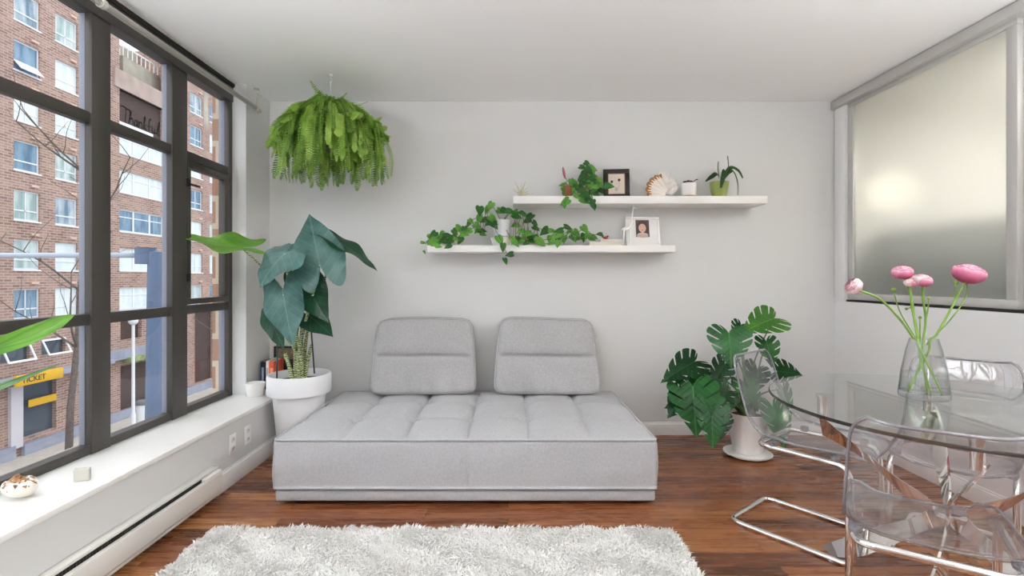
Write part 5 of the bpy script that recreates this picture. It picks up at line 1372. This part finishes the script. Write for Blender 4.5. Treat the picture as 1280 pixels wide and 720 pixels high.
MB().tube([(.4, -1.7, .03), (.4, -1.7, 1.20)], .012, 12).build('pole', M_black, gl_)
gm = NT('globe_fill_glow'); ge = gm.n('ShaderNodeEmission'); ge.inputs[0].default_value = (1, .985, .96, 1); ge.inputs[1].default_value = 14
MB().ball((.4, -1.7, 1.39), .2, 32, 20).build('globe', gm.done(ge.outputs[0]), gl_)
# bedroom lamp behind the frosted panels
bl = bpy.data.lights.new('bedroom_lamp', 'POINT'); bl.energy = 1.15; bl.color = (1, .86, .68); bl.shadow_soft_size = .16
bo = bpy.data.objects.new('bedroom_lamp', bl); COL.objects.link(bo); bo.location = (2.86, 3.70, 1.87)
bl2 = bpy.data.lights.new('bedroom_fill', 'AREA'); bl2.energy = 115; bl2.size = 1.5; bl2.color = (1, .95, .89)  # unseen fill added to brighten the frosted panels from behind
bo2 = bpy.data.objects.new('bedroom_fill', bl2); COL.objects.link(bo2); bo2.location = (3.9, 2.3, 2.55)

w = bpy.data.worlds.new('overcast_sky'); SC.world = w; w.use_nodes = True
nt = w.node_tree; nt.nodes.clear()
tc = nt.nodes.new('ShaderNodeTexCoord'); sx = nt.nodes.new('ShaderNodeSeparateXYZ'); nt.links.new(tc.outputs['Generated'], sx.inputs[0])
rp = nt.nodes.new('ShaderNodeValToRGB'); nt.links.new(sx.outputs[2], rp.inputs[0])
e = rp.color_ramp.elements; e[0].position = 0; e[0].color = (.55, .57, .6, 1); e[1].position = .9; e[1].color = (1, 1, 1, 1)
bg = nt.nodes.new('ShaderNodeBackground'); nt.links.new(rp.outputs[0], bg.inputs[0]); bg.inputs[1].default_value = 2.7
wo = nt.nodes.new('ShaderNodeOutputWorld'); nt.links.new(bg.outputs[0], wo.inputs[0])
sd = bpy.data.lights.new('hazy_sun', 'SUN'); sd.energy = .62; sd.angle = math.radians(110); sd.color = (1, .985, .97)
so = bpy.data.objects.new('hazy_sun', sd); COL.objects.link(so)
so.rotation_euler = Vector((.72, .12, -.68)).to_track_quat('-Z', 'Y').to_euler()
so.location = (-20, 0, 30)

cam = bpy.data.cameras.new('camera'); co = bpy.data.objects.new('camera', cam); COL.objects.link(co)
co.location = (0, 0, EYE); co.rotation_euler = (PI / 2, 0, 0)
cam.sensor_fit = 'HORIZONTAL'; cam.sensor_width = 36; cam.lens = 36 * FPX / 1280
cam.shift_x = (640 - VX) / 1280; cam.shift_y = (VY - 360) / 1280
cam.clip_start = .05; cam.clip_end = 300
SC.camera = co
vs = SC.view_settings; vs.view_transform = 'Standard'; vs.look = 'None'; vs.gamma = 1; vs.use_curve_mapping = False; vs.exposure = 0
SC.cycles.use_denoising = True
SC.cycles.transparent_max_bounces = 32
SC.cycles.max_bounces = 14; SC.cycles.diffuse_bounces = 6; SC.cycles.glossy_bounces = 6; SC.cycles.transmission_bounces = 8
SC.cycles.sample_clamp_indirect = 40
